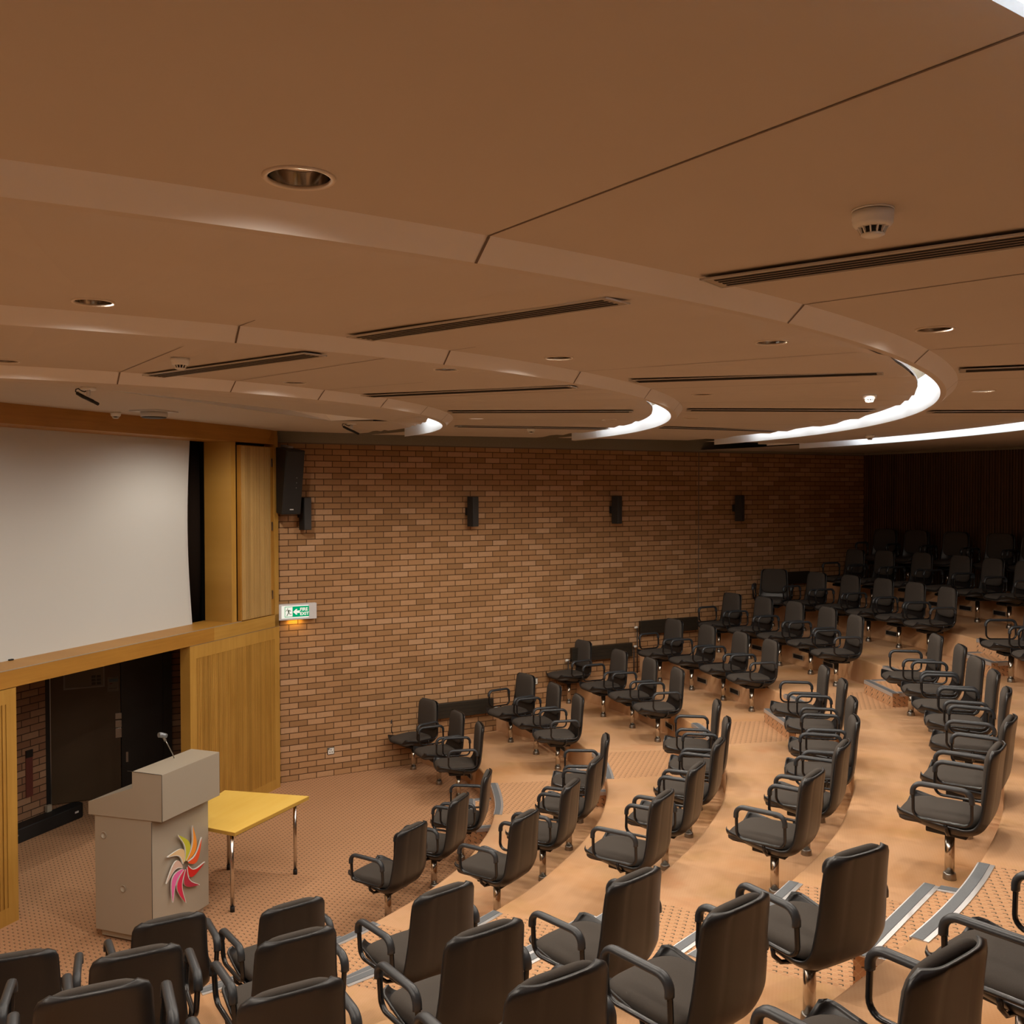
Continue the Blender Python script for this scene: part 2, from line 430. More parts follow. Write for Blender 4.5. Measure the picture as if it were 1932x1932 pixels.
# ------------------------------------------------------------------ walls
def wallquad(mb, P0, P1, z0, z1, thick, nrm, mi=0):
    """slab between plan points, thickness pushed along -nrm (out of the room)"""
    a, b = Vector(P0), Vector(P1); c_, d_ = b - nrm * thick, a - nrm * thick
    mb.prism([(a.x, a.y), (b.x, b.y), (c_.x, c_.y), (d_.x, d_.y)], z0, z1, mi)
mb = MB(); wallquad(mb, B(2.2, 0, 0)[:2], B(13.2, 0, 0)[:2], -.05, 4.2, .22, -N2)
struct(mb.build('wall_right', M['brick'], uvf=lambda q: (U2.x * q.x + U2.y * q.y, q.z)))
mb = MB(); wallquad(mb, B(2.2, .02, 0)[:2], B(13.2, .02, 0)[:2], 4.2, 4.46, .24, -N2)
mb.box((0, 0, 0), (1, 1, 1), 1, T=lambda x, y, z: B(2.2 + 11 * x, .004 * y, 4.185 + .015 * z))
struct(mb.build('trim_1', [M['concrete'], M['joint']]))
mb = MB(); mb.box((9.362, .0, .9), (9.376, .0035, 4.19), T=lambda x, y, z: B(x, y, z))
struct(mb.build('trim_2', M['joint']))
# timber back wall, ribbed
def ribs(mb, T, x0, x1, z0, z1, pitch, gap, depth, base):
    n = max(1, int(round((x1 - x0) / pitch))); pw = (x1 - x0) / n
    mb.box((x0, -base, z0), (x1, 0, z1), T=T)
    for k in range(n):
        mb.box((x0 + k * pw + gap / 2, -.001, z0), (x0 + (k + 1) * pw - gap / 2, depth, z1), T=T)
def BW(x, o, z): q = BC + BD * x + BN * o; return (q.x, q.y, z)
mb = MB(); ribs(mb, BW, -.3, 7.5, 1.0, 4.2, .045, .018, .016, .2)
struct(mb.build('wall_back', M['backwood'], uvf=lambda q: ((Vector((q.x, q.y)) - BC).dot(BD), q.z)))
mb = MB(); mb.box((-.3, -.2, 4.2), (7.5, .03, 4.46), T=BW); struct(mb.build('trim_3', M['concrete']))
# walls outside the frame, closing the room
e1_ = BC + BD * 7.5
others = [(e1_, Vector((6.6, -1.5))), (Vector((6.6, -1.5)), Vector((3.2, -4.2))), (Vector((3.2, -4.2)), Vector((-1.4, -3.2))), (Vector((-1.4, -3.2)), Vector(S(-6.4, .1, 0)[:2]))]
for k, (a, b) in enumerate(others):
    d = (b - a).normalized(); nn = Vector((-d.y, d.x))
    if nn.dot(CF - a) < 0: nn = -nn
    mb = MB(); wallquad(mb, a, b, -.05, 4.5, .2, nn)
    struct(mb.build('wall_' + ('rear', 'corner', 'far', 'left')[k], M['brick'], uvf=lambda q, d=d: (d.x * q.x + d.y * q.y, q.z)))

# ------------------------------------------------------------------ stage wall joinery
stage = empty('wall_stage'); struct(stage)
UVS = lambda q: ((Vector((q.x, q.y)) - S0).dot(V2), q.z)             # vertical grain
UVH = lambda q: (q.z + .37, (Vector((q.x, q.y)) - S0).dot(V2))       # horizontal grain
def sbox(name, mat, t0, t1, w0, w1, z0, z1, uvf=UVS, parent=stage):
    mb = MB(); mb.box((t0, w0, z0), (t1, w1, z1), T=S); return mb.build(name, mat, parent, uvf=uvf)
sbox('timber_beam', M['mapledark'], -6.4, -.10, -.40, 0., 4.16, 4.42, UVH)
# stile at the right end with a small chamfered head
mb = MB(); mb.prism([(-.10, -.30), (0.0 - .02, -.30), (-.02, -.0), (-.10, 0.)], 1.962, 4.27, T=S); mb.box((-.13, -.3, 4.27), (-.03, 0., 4.42), T=S)
mb.build('corner_stile', M['maple'], stage, uvf=UVS)
sbox('timber_jamb', M['maple'], -.862, -.775, -.42, -.055, 2.115, 4.16)
# slatted upper panel, hinged at its right edge
mb = MB(); mb.box((-.755, -.055, 2.118), (-.105, -.010, 4.125), T=S)
pan = mb.build('upper_panel', M['mapledark'], stage, uvf=UVS)
mb = MB(); ribs(mb, lambda x, o, z: S(x, o - .012, z), -.742, -.175, 2.125, 4.115, .0205, .006, .012, .004)
mb.build('slats', M['slatpale'], pan, uvf=UVS)
for z in (3.94, 3.18, 2.36):
    sbox('hinge', M['steel'], -.152, -.140, -.011, .004, z - .05, z + .05, UVS, pan)
sbox('timber_fascia', M['mapledark'], -6.4, -1.25, -.10, 0., 1.968, 2.112, UVH)
sbox('timber_fascia', M['maple'], -1.25, -.02, -.10, 0., 1.968, 2.112, UVH)
sbox('timber_ledge', M['mapledark'], -6.4, -.76, -.46, -.012, 2.085, 2.116, UVH)
mb = MB(); mb.box((-6.4, -.014, 2.1122), (-.76, .0015, 2.1175), T=S); mb.build('ledge_trim', M['louvre'], stage)
# right lower slatted panel, a deep leaf
mb = MB()
t0, t1 = -1.655, -.01
mb.box((t0, -.125, 0.), (t1, -.012, 1.962), T=S)
mb.box((t0, -.012, 0.), (t1, 0., .118), T=S); mb.box((t0, -.012, 1.822), (t1, 0., 1.962), T=S)
mb.box((t0, -.012, .118), (-1.560, 0., 1.822), T=S); mb.box((-.112, -.012, .118), (t1, 0., 1.822), T=S)
pr = mb.build('lower_panel', M['maple'], stage, uvf=UVS)
mb = MB(); ribs(mb, lambda x, o, z: S(x, o - .0118, z), -1.560, -.112, .118, 1.822, .0205, .0065, .0095, .0)
mb.build('slats', M['slatwood'], pr, uvf=UVS)
mb = MB(); mb.box((-1.655, -.13, 1.9622), (-.02, .0012, 1.9675), T=S); mb.build('panel_gap', M['joint'], stage)
# left lower panel (only its right margin is in frame)
t0, t1 = -5.5, -3.855
mb = MB()
mb.box((t0, -.125, 0.), (t1, -.012, 1.962), T=S)
mb.box((t0, -.012, 0.), (t1, 0., .14), T=S); mb.box((t0, -.012, 1.838), (t1, 0., 1.962), T=S)
mb.box((t0, -.012, .14), (t0 + .1, 0., 1.838), T=S); mb.box((-3.955, -.012, .14), (t1, 0., 1.838), T=S)
pl = mb.build('lower_panel', M['maple'], stage, uvf=UVS)
mb = MB(); ribs(mb, lambda x, o, z: S(x, o - .0118, z), t0 + .1, -3.955, .14, 1.838, .041, .013, .0095, .0)
mb.build('slats', M['slatwood'], pl, uvf=UVS)
sbox('timber_stile', M['maple'], -6.4, -5.5, -.12, 0., 0., 4.16)
# dark box behind the screen and closing pieces of the opening
mb = MB()
mb.box((-6.4, -1.0, 2.06), (-.42, -.95, 4.45), T=S); mb.box((-.77, -.95, 2.06), (-.72, -.42, 4.45), T=S)
mb.box((-6.4, -.95, 2.0), (-.3, -.40, 2.084), T=S); mb.box((-6.4, -.95, 4.40), (-.3, -.40, 4.45), T=S); mb.box((-6.45, -1.0, 2.0), (-6.4, 0., 4.45), T=S)
mb.box((-.86, -.42, 2.0), (-.02, -.14, 4.45), T=S)
mb.build('screen_recess', M['black'], stage)
# projection screen with tensioned, slightly hollow edge
mb = MB(); tr = []
for k in range(25):
    z = 2.10 + (4.24 - 2.10) * k / 24; f = (z - 2.10) / 2.14
    tr.append((-1.137 - .062 * math.sin(PI * f) - .012 * f, z))
a = [S(t, -.385, z) for t, z in tr]; b = [S(-5.4, -.385, z) for t, z in tr]
A_, B_ = mb.pts(a), mb.pts(b); A2_, B2_ = mb.pts([S(t, -.389, z) for t, z in tr]), mb.pts([S(-5.4, -.389, z) for t, z in tr])
for k in range(24):
    mb.face([A_[k], A_[k + 1], B_[k + 1], B_[k]]); mb.face([A2_[k], B2_[k], B2_[k + 1], A2_[k + 1]]); mb.face([A_[k], A2_[k], A2_[k + 1], A_[k + 1]])
scr = empty('projection_screen', S(-3.2, -.387, 2.116))
tag(scr, 'large pale grey projection screen above the stage opening', 'screen')
so = mb.build('screen_fabric', M['screen']); so.parent = scr; so.matrix_parent_inverse = Matrix.Translation(scr.location).inverted()
mb = MB()
c1 = [S(t + .004, -.383, z) for t, z in tr]; c0 = [S(t - .022, -.383, z) for t, z in tr]
P1, P0 = mb.pts(c1), mb.pts(c0)
for k in range(24): mb.face([P1[k], P1[k + 1], P0[k + 1], P0[k]])
o = mb.build('edge_tape', M['offwhite']); o.parent = scr; o.matrix_parent_inverse = Matrix.Translation(scr.location).inverted()
mb = MB(); mb.box((-3.585, -.383, 2.117), (-3.545, -.36, 2.128), T=S)
o = mb.build('tension_clip', M['black']); o.parent = scr; o.matrix_parent_inverse = Matrix.Translation(scr.location).inverted()
# curtain behind the screen edge
mb = MB(); n = 160; rows = []
for k in range(n + 1):
    f = k / n; t = -2.1 + 1.32 * f
    ph = f * 46 + 1.3 * math.sin(f * 9)
    amp = .028
    rows.append(mb.pts([S(t, -.56 + amp * math.sin(ph), 2.09), S(t + .012, -.56 + amp * .8 * math.sin(ph + .2), 3.1), S(t + .02, -.56 + amp * .5 * math.sin(ph + .35), 4.24)]))
for k in range(n):
    for j in range(2): mb.face([rows[k][j], rows[k][j + 1], rows[k + 1][j + 1], rows[k + 1][j]], smooth=True)
cu = mb.build('curtain', M['curtain']); tag(cu, 'dark brown pleated curtain beside the projection screen', 'curtain')
md = cu.modifiers.new('solid', 'SOLIDIFY'); md.thickness = .004

# niche behind the lower opening
QD = Vector((-5.1, 10.97))
def DD(x, o, z): q = QD + U2 * x - N2 * o; return (q.x, q.y, z)
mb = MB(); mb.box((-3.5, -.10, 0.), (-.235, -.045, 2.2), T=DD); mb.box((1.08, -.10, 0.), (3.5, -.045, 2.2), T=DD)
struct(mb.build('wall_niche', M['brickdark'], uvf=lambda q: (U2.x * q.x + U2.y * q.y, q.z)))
mb = MB(); mb.box((-6.4, -4., 2.02), (0.2, -.10, 2.06), T=S); struct(mb.build('ceiling_niche', M['black']))
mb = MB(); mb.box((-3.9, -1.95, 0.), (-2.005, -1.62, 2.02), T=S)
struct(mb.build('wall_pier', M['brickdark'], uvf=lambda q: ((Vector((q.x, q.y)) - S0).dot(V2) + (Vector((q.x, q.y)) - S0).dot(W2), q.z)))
mb = MB(); mb.box((-2.275, -1.622, .37), (-2.185, -1.612, .868), T=S); mb.box((-2.275, -1.614, .79), (-2.185, -1.606, .868), 1, T=S)
slot = mb.build('wall_slot_cover', [M['redpaint'], M['doorframe']]); tag(slot, 'narrow dark red timber strip on the brick pier inside the stage opening', 'panel')
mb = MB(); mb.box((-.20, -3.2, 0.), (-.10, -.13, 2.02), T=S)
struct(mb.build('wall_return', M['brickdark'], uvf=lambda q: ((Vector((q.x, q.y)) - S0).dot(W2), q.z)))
door = empty('door_1'); struct(door)
mb = MB(); mb.box((-.27, -.06, 0.), (-.205, .01, 2.2), T=DD); mb.box((1.02, -.06, 0.), (1.12, .01, 2.2), T=DD); mb.build('door_frame', M['doorframe'], door)
mb = MB(); mb.box((-.203, -.05, .012), (.545, 0., 2.15), T=DD); lf = mb.build('door_leaf', M['door'], door)
mb = MB(); mb.box((-.205, -.052, .012), (-.196, .003, 2.15), T=DD); mb.build('metal_edge', M['steel'], lf)
mb = MB(); mb.box((.553, -.05, .012), (1.018, 0., 2.15), T=DD); lf2 = mb.build('door_leaf', M['doorframe'], door); lf2['label'] = 'darker narrow right-hand door leaf'
for z0, z1 in ((.92, .99), (.82, .905), (.70, .812)):
    mb = MB(); mb.box((.487, 0., z0), (.556, .008, z1), T=DD); mb.build('push_plate', M['steel'], lf, bevel=.002)
mb = MB(); mb.box((.60, 0., .40), (.625, .01, .52), T=DD); mb.build('door_bolt', M['steel'], lf2)
nt = empty('notice_frame', DD(.15, .0, 1.45)); tag(nt, 'framed notice high on the dark door behind the stage opening', 'notice')
def child(mb, name, mat, root, **k):
    o = mb.build(name, mat, **k); o.parent = root; bpy.context.view_layer.update(); o.matrix_parent_inverse = root.matrix_world.inverted(); return o
mb = MB(); mb.box((-.062, 0., 1.318), (.375, .012, 1.336), T=DD); mb.box((-.062, 0., 1.336), (-.045, .012, 1.66), T=DD); mb.box((.358, 0., 1.336), (.375, .012, 1.66), T=DD); mb.box((-.062, 0., 1.645), (.375, .012, 1.66), T=DD)
child(mb, 'frame', M['paperframe'], nt)
mb = MB(); mb.box((-.045, 0., 1.336), (.358, .006, 1.645), T=DD)
for a in range(2):
    for b in range(3): mb.box((.235 + a * .055, .0055, 1.35 + b * .04), (.28 + a * .055, .007, 1.38 + b * .04), 1, T=DD)
child(mb, 'paper', [M['paper'], M['doorframe']], nt)
sg = empty('door_sign', DD(.465, 0., 1.34)); tag(sg, 'small square paper sign beside the framed notice on the dark door', 'sign')
mb = MB(); mb.box((.405, 0., 1.253), (.527, .003, 1.424), T=DD)
mb.box((.425, .0028, 1.365), (.52, .0036, 1.40), 1, T=DD); mb.box((.43, .0028, 1.34), (.46, .0036, 1.352), 2, T=DD); mb.box((.42, .0028, 1.285), (.51, .0036, 1.29), 3, T=DD)
child(mb, 'paper', [M['paper'], plain('sign_blue_scrawl', (.05, .09, .12)), M['redpaint'], M['doorframe']], sg)
# low black bar lying along the pier
mb = MB(); pts = []
for k in range(9):
    a = -PI / 2 + PI * k / 8; pts.append((-1.72 + .085 * math.cos(a), -1.515 + .085 * math.sin(a)))
mb.prism([(-3.9, -1.60)] + [(-3.9, -1.43)] + pts[::-1][::-1] if False else [(-3.9, -1.60), (-3.9, -1.43)] + pts[::-1], 0., .15, T=S)
bar = empty('floor_equipment_bar', S(-2.8, -1.515, 0.)); tag(bar, 'long low black equipment bar with rounded end lying along the brick pier', 'equipment')
child(mb, 'body', M['black'], bar, bevel=.01)
mb = MB(); mb.box((-1.80, -1.43, .075), (-1.75, -1.427, .095), T=S); child(mb, 'maker_plate', M['offwhite'], bar)
mb = MB(); mb.box((-2.045, -1.60, .10), (-1.985, -1.565, .22), T=S); child(mb, 'bracket', M['podium'], bar)
mb = MB(); mb.lathe([(.008, 0), (.008, .004)], 10, T=lambda x, y, z: S(-2.55 + x, -1.43 + z, .09 + y)); child(mb, 'bolt_head', M['steel'], bar)

# ------------------------------------------------------------------ ceiling
ZC0 = 4.335
RT = {0: (4.041, 4.290), 1: (6.076, 4.269), 2: (7.905, 4.234), 3: (9.47, 4.222)}
RL = {0: (3.976, 4.226), 1: (6.029, 4.206), 2: (7.844, 4.178), 3: (9.412, 4.166)}
RI = {0: (3.938, 4.219), 1: (5.982, 4.211), 2: (7.812, 4.177), 3: (9.378, 4.163)}
RP = {0: (3.800, 4.304), 1: (5.832, 4.281), 2: (7.686, 4.249), 3: (9.245, 4.222)}
def zr(r):   # panel height at radius r
    segs = [(0, ZC0, 2.9, ZC0), (2.9, ZC0, RP[0][0], RP[0][1]), (RT[0][0], RT[0][1], RP[1][0], RP[1][1]), (RT[1][0], RT[1][1], RP[2][0], RP[2][1]), (RT[2][0], RT[2][1], RP[3][0], RP[3][1]), (RT[3][0], RT[3][1], 16, 4.25)]
    for r0, z0, r1, z1 in segs:
        if r <= r1: return z0 + (z1 - z0) * max(0, (r - r0)) / (r1 - r0)
    return 4.25
def CP(deg, r, z=None): return (CR.x + r * math.cos(R(deg)), CR.y + r * math.sin(R(deg)), zr(r) if z is None else z)
EA, EB = Vector((-2.95, 11.52)), Vector((3.72, 12.59)); ED = (EB - EA).normalized(); EN = Vector((-ED.y, ED.x))
def below_edge(q): return (Vector((q[0], q[1])) - EA).dot(EN) < 0
def a_end(r):
    a = -20.
    while a < 75 and below_edge(CP(a, r, 0)): a += .05
    return a
# downlights: (pixel-calibrated plan position) radius and angle from the ring centre, lit?
DLS = [(8.08, -59.0, 0), (6.31, -60.4, 0), (4.26, -63.3, 0), (4.25, -40.9, 0), (5.47, -39.5, 0), (6.31, -40.1, 0), (7.38, -39.0, 0), (8.07, -39.2, 0), (8.08, -20.1, 1), (4.26, 3.2, 1), (5.53, 3.3, 0), (6.32, -20.8, 0), (6.24, -.6, 0), (7.44, .7, 0), (9.14, -.2, 0)]
ROUT, RIN = .074, .0635
holes = [(Vector(CP(a, r)[:2]), RIN) for r, a, _ in DLS]
coffer = [Vector((-2.948, 6.941)), Vector((-1.255, 9.831)), Vector((-1.892, 10.043))]
def patch(name, outline, hs, polys=(), parent=None):
    V, E = [], []
    def loop(L):
        b = len(V); V.extend([Vector(q) for q in L]); E.extend([(b + k, b + (k + 1) % len(L)) for k in range(len(L))])
    loop(outline)
    for c_, r in hs: loop([(c_.x + r * math.cos(2 * PI * k / 28), c_.y + r * math.sin(2 * PI * k / 28)) for k in range(28)])
    for pg in polys: loop(pg)
    res = geometry.delaunay_2d_cdt(V, E, [], 1, 1e-6)
    vs, fs = res[0], res[2]
    mb = MB(); mb.v = [(q.x, q.y, zr((q - CR).length)) for q in vs]
    for f in fs:
        c_ = sum((vs[k] for k in f), Vector((0, 0))) / len(f)
        if any((c_ - h).length < r * .97 for h, r in hs): continue
        if any(geometry.intersect_point_tri_2d(c_, *pg) for pg in polys): continue
        if not pip(c_, outline): continue
        mb.face(f)
    return mb.build(name, M['plaster'], parent)
def pip(q, poly):
    x, y = q[0], q[1]; ins = False; n = len(poly); j = n - 1
    for i in range(n):
        xi, yi, xj, yj = poly[i][0], poly[i][1], poly[j][0], poly[j][1]
        if (yi > y) != (yj > y) and x < (xj - xi) * (y - yi) / (yj - yi) + xi: ins = not ins
        j = i
    return ins
def annulus(r0, r1, a0=-150.):
    out = []; b0 = a_end(r0) if r0 > 0 else 0
    b1 = a_end(r1)
    n = 120
    inner = [CP(a0 + (b0 - a0) * k / n, r0)[:2] for k in range(n + 1)]
    outer = [CP(a0 + (b1 - a0) * k / n, r1)[:2] for k in range(n + 1)]
    return inner + outer[::-1]
def hin(r0, r1): return [h for h, (r, a, _) in zip(holes, DLS) if r0 < r < r1]
n = 140
bA = a_end(RP[0][0])
cen = [CP(-150 + (bA + 150) * k / n, RP[0][0])[:2] for k in range(n + 1)]
cen += [tuple(EA + ED * -.05), tuple(EA - ED * 1.2), S(-6.6, -.6, 0)[:2]]
ceiling = patch('ceiling', cen, hin(0, RP[0][0]), [coffer]); struct(ceiling)
for i in range(3):
    patch('ceiling_panel', annulus(RT[i][0], RP[i + 1][0]), hin(RT[i][0], RP[i + 1][0]), parent=ceiling)
mbo = MB(); n = 80; rr_ = []
for k in range(n + 1):
    a = -150 + 215 * k / n; rr_.append(mbo.pts([CP(a, RT[3][0]), CP(a, 13.5)]))
for k in range(n): mbo.face([rr_[k][0], rr_[k][1], rr_[k + 1][1], rr_[k + 1][0]])
mbo.build('ceiling_panel', M['plaster'], ceiling)
# fascia rims with their light troughs
AE = {0: 31.2, 1: 27.3, 2: 24.0, 3: 25.5}
for i in range(4):
    a0, a1 = -150., AE[i]; n = 240
    mb = MB(); rows = []
    for k in range(n + 1):
        a = a0 + (a1 - a0) * k / n
        rows.append(mb.pts([CP(a, *RT[i]), CP(a, *RL[i]), CP(a, *RI[i]), CP(a, RI[i][0], RI[i][1] + .26), CP(a, RI[i][0] + .02, RI[i][1] + .26), CP(a, RT[i][0] + .01, RT[i][1] + .02)]))
    for k in range(n):
        for j in range(6): mb.face([rows[k][j], rows[k][(j + 1) % 6], rows[k + 1][(j + 1) % 6], rows[k + 1][j]], 1 if j in (2,) else (2 if j == 1 else 0))
    mb.face(rows[0]); mb.face(rows[-1])
    rim = mb.build('ceiling_rim', [M['rim'], M['cove'], M['plaster']], ceiling)
    mb = MB(); rows = []
    for k in range(n + 1):
        a = a0 + (a1 + 3 - a0) * k / n; zt = RI[i][1] + .26
        rows.append(mb.pts([CP(a, RP[i][0], RP[i][1]), CP(a, RP[i][0], RP[i][1] + .018), CP(a, RP[i][0] - .16, RP[i][1] + .018), CP(a, RP[i][0] - .16, zt), CP(a, RI[i][0] + .01, zt)]))
    for k in range(n):
        for j in range(4): mb.face([rows[k][j], rows[k][j + 1], rows[k + 1][j + 1], rows[k + 1][j]])
    mb.build('light_trough', M['cove'], rim)
    # joints across the sloping fascia
    mb = MB()
    for a in range(-145, int(AE[i]), 10):
        da = .004 / RT[i][0] * 57.3
        P = [CP(a - da, RT[i][0] + .001, RT[i][1] - .002), CP(a + da, RT[i][0] + .001, RT[i][1] - .002), CP(a + da, RL[i][0] + .001, RL[i][1] - .0015), CP(a - da, RL[i][0] + .001, RL[i][1] - .0015)]
        mb.poly(P)
    mb.build('fascia_joint', M['joint'], rim)
# joints between ceiling boards
mb = MB()
for a in range(-145, 60, 10):
    for r0, r1 in ((RT[0][0], RP[1][0]), (RT[1][0], RP[2][0]), (RT[2][0], RP[3][0])):
        if a > 15: continue
        w_ = .0028
        P = []
        dirv = Vector((math.cos(R(a)), math.sin(R(a)))); per = Vector((-dirv.y, dirv.x)) * w_
        for r, s_ in ((r0, -1), (r0, 1), (r1, 1), (r1, -1)):
            q = CR + dirv * r + per * s_; P.append((q.x, q.y, zr(r) - .0015))
        mb.poly(P)
mb.build('board_joint', M['joint'], ceiling)
# coffer recess in the centre panel
mb = MB(); zt = ZC0 + .20
A_, B_, C_ = coffer
lo = mb.pts([(q.x, q.y, ZC0) for q in coffer]); gc = (A_ + B_ + C_) / 3
mid = (A_ + B_) / 2
hi = mb.pts([(q.x, q.y, zt) for q in (A_, B_, C_ + (mid - C_) * .45)])
for k in range(3): mb.face([lo[k], lo[(k + 1) % 3], hi[(k + 1) % 3], hi[k]])
mb.face(hi); mb.build('ceiling_coffer', M['cove'], ceiling)
# perimeter soffit above the gap along the walls
mb = MB(); mb.poly([(-8, 6, 4.43), (-8, 20, 4.43), (12, 20, 4.43), (12, -5, 4.43), (-8, -5, 4.43)]); mb.build('perimeter_soffit', M['soffit'], ceiling)
mb = MB()
mb.box((0, 0, 0), (1, 1, 1), T=lambda x, y, z: (*(EA - ED * .4 + ED * (7.3 * x) + EN * (.012 * y)), 4.235 + .0 + .2 * z))
# ------------------------------------------------------------------ downlights
def make_downlight(lit):
    r = empty('downlight')
    mb = MB(); mb.lathe([(RIN, .004), (RIN, -.004), (ROUT - .004, -.006), (ROUT, -.003), (ROUT, .004)], 32, closed=True); mb.build('trim_ring', M['trimring'], r)
    mb = MB(); mb.lathe([(RIN - .0005, .002), (RIN - .002, .03), (RIN - .004, .034), (RIN - .008, .036), (RIN - .012, .06), (.03, .10), (.012, .11)], 32, cap=False); mb.build('reflector', M['reflector'], r)
    mb = MB()
    if lit: mb.lathe([(.0, .020), (RIN - .002, .020), (RIN - .002, .024), (.0, .024)], 24, cap=False); mb.build('lamp', M['lampon'], r)
    else: mb.lathe([(.001, .055), (.014, .058), (.02, .07), (.018, .085), (.012, .109)], 16, cap=False); mb.build('lamp', M['white'], r)
    return r
dl_off, dl_on = make_downlight(0), make_downlight(1)
DLL = ['largest recessed downlight, nearest the viewer at upper left', 'recessed downlight at left between the two larger rims', 'recessed downlight cut by the left edge above the small rim', 'recessed downlight beside the small rim, left of the rear vents',
       'bright chrome downlight just inside the middle rim, left of centre', 'recessed downlight with visible lamp just outside the middle rim', 'chrome downlight inside the large rim near its right-hand bend', 'recessed downlight outside the large rim, right of its bend',
       'pinkish lit downlight outside the large rim bend at right', 'pinkish lit downlight just right of the small rim', 'small dark downlight left of the middle rim bend', 'recessed downlight right of the middle rim, behind the long vent',
       'small dark downlight right of the middle rim, nearest the brick wall', 'small downlight close above the far bright curve of the large rim', 'downlight above the bright curve of the outermost rim']
used = set()
for (r_, a_, lit), lab in zip(DLS, DLL):
    src = dl_on if lit else dl_off
    o = src if lit not in used else copy_tree(src); used.add(lit)
    o.location = CP(a_, r_); tag(o, lab, 'downlight', 'recessed ceiling downlights')
# the lamps (lit zone of the room, and added fill) – also those beyond the frame
def spot(x, y, z, watt, col=(1., .89, .76), ang=166, blend=.55, name='downlight_or_fill_lamp'):
    l = bpy.data.lights.new(name, 'SPOT'); l.energy = watt; l.color = col; l.spot_size = R(ang); l.spot_blend = blend; l.shadow_soft_size = .022
    o = bpy.data.objects.new(name, l); COL.objects.link(o); o.location = (x, y, z); return o
for r_, angs in ((2.2, (-100, -50, 20)), (9.1, (-20, -1, 9)), (4.25, (-100, -80, -62, -41, -20, 2, 18)), (5.5, (-100, -80, -60, -40, -20, 3, 18)), (6.3, (-100, -80, -60, -40, -20, 0, 14)), (7.4, (-80, -60, -39, -20, 0, 12)), (8.1, (-80, -59, -39, -20, -2))):  # first two rings are added fill to brighten the screen and back rows
    for a_ in angs:
        x, y, z = CP(a_, r_); 
        wt = 44
        if a_ > 10: wt = 92
        if r_ > 7 and a_ > -5: wt = 40
        spot(x, y, z - .012, wt)
# cove tubes
mbt = MB(); mbt.tube([(-.58, 0, 0), (.58, 0, 0)], .013, 8)
tube0 = mbt.build('fluorescent_tube', M['tube'])
first = True
for i in range(4):
    r = RP[i][0] - .055; z = RP[i][1] + .055
    step = 1.27 / r * 57.3
    a = AE[i] - {0: 8, 1: 6.5, 2: 5.6, 3: 6}[i] - step / 2
    while a > -146:
        o = tube0 if first else tube0.copy()
        if not first: COL.objects.link(o)
        first = False
        o.location = CP(a, r, z); o.rotation_euler = (0, 0, R(a + 90))
        tag(o, ('fluorescent tube hidden behind the smallest ceiling rim', 'fluorescent tube hidden behind the middle ceiling rim', 'fluorescent tube hidden behind the large ceiling rim', 'fluorescent tube hidden behind the outermost ceiling rim')[i], 'light tube', ('cove tubes of the smallest rim', 'cove tubes of the middle rim', 'cove tubes of the large rim', 'cove tubes of the outermost rim')[i])
        a -= step
# ------------------------------------------------------------------ linear vents
VL = [((.56, 2.84), (1.38, 2.19), 'broad slotted ceiling vent below the large smoke detector', 2), ((-.70, 4.10), (.31, 3.19), 'slotted ceiling vent just inside the large rim, left of centre', 2), ((-2.16, 5.62), (-1.01, 4.67), 'slotted ceiling vent behind the smoke detector at left', 1),
      ((-1.07, 6.82), (.37, 6.14), 'slotted ceiling vent between small and middle rims, left of the lit downlight', 1), ((.70, 5.71), (2.0, 5.18), 'long slotted ceiling vent inside the large rim, left of its bend', 1), ((2.31, 4.95), (3.35, 4.47), 'slotted ceiling vent outside the large rim bend, cut by the right edge', 1),
      ((-.55, 8.21), (1.02, 8.08), 'thin far vent above the lit downlight, right of the small rim', 1), ((1.43, 7.78), (2.90, 7.65), 'thin far vent right of the middle rim bend', 1), ((-.59, 10.06), (1.05, 10.33), 'farthest thin vent right of the small rim, near the brick wall', 1),
      ((1.50, 9.89), (2.86, 10.26), 'farthest thin vent right of the middle rim, near the brick wall', 1), ((3.32, 7.57), (4.60, 7.41), 'thin vent behind the large rim bend at right', 1)]
for (x0, y0), (x1, y1), lab, side in VL:
    a, b = Vector((x0, y0)), Vector((x1, y1)); L = (b - a).length; d = (b - a) / L; pr_ = Vector((-d.y, d.x)); ang = math.atan2(d.y, d.x)
    a = a + pr_ * 0.0
    z0 = zr((a - CR).length); z1 = zr((b - CR).length)
    root = empty('ceiling_vent', (a.x, a.y, z0 - .010), ang); root.rotation_euler = (0, -math.atan2(z1 - z0, L), ang)
    tag(root, lab, 'vent', 'linear slot vents in the ceiling')
    wv = .135
    mb = MB(); mb.box((0, 0, -.004), (L, wv, .0)); mb.box((-.004, -.004, -.0055), (L + .004, .002, 0), 1); mb.box((-.004, wv - .002, -.0055), (L + .004, wv + .004, 0), 1); mb.box((L - .002, -.004, -.0055), (L + .004, wv + .004, 0), 1); mb.box((-.004, -.004, -.0055), (.002, wv + .004, 0), 1)
    fr = mb.build('frame', [M['louvre'], M['louvreedge']], root)
    for k in range(4):
        mb = MB(); yy = .022 + k * .027; mb.box((.03, yy, -.0058), (L - .03, yy + .013, -.0038)); mb.build('slot', M['slot'], root)

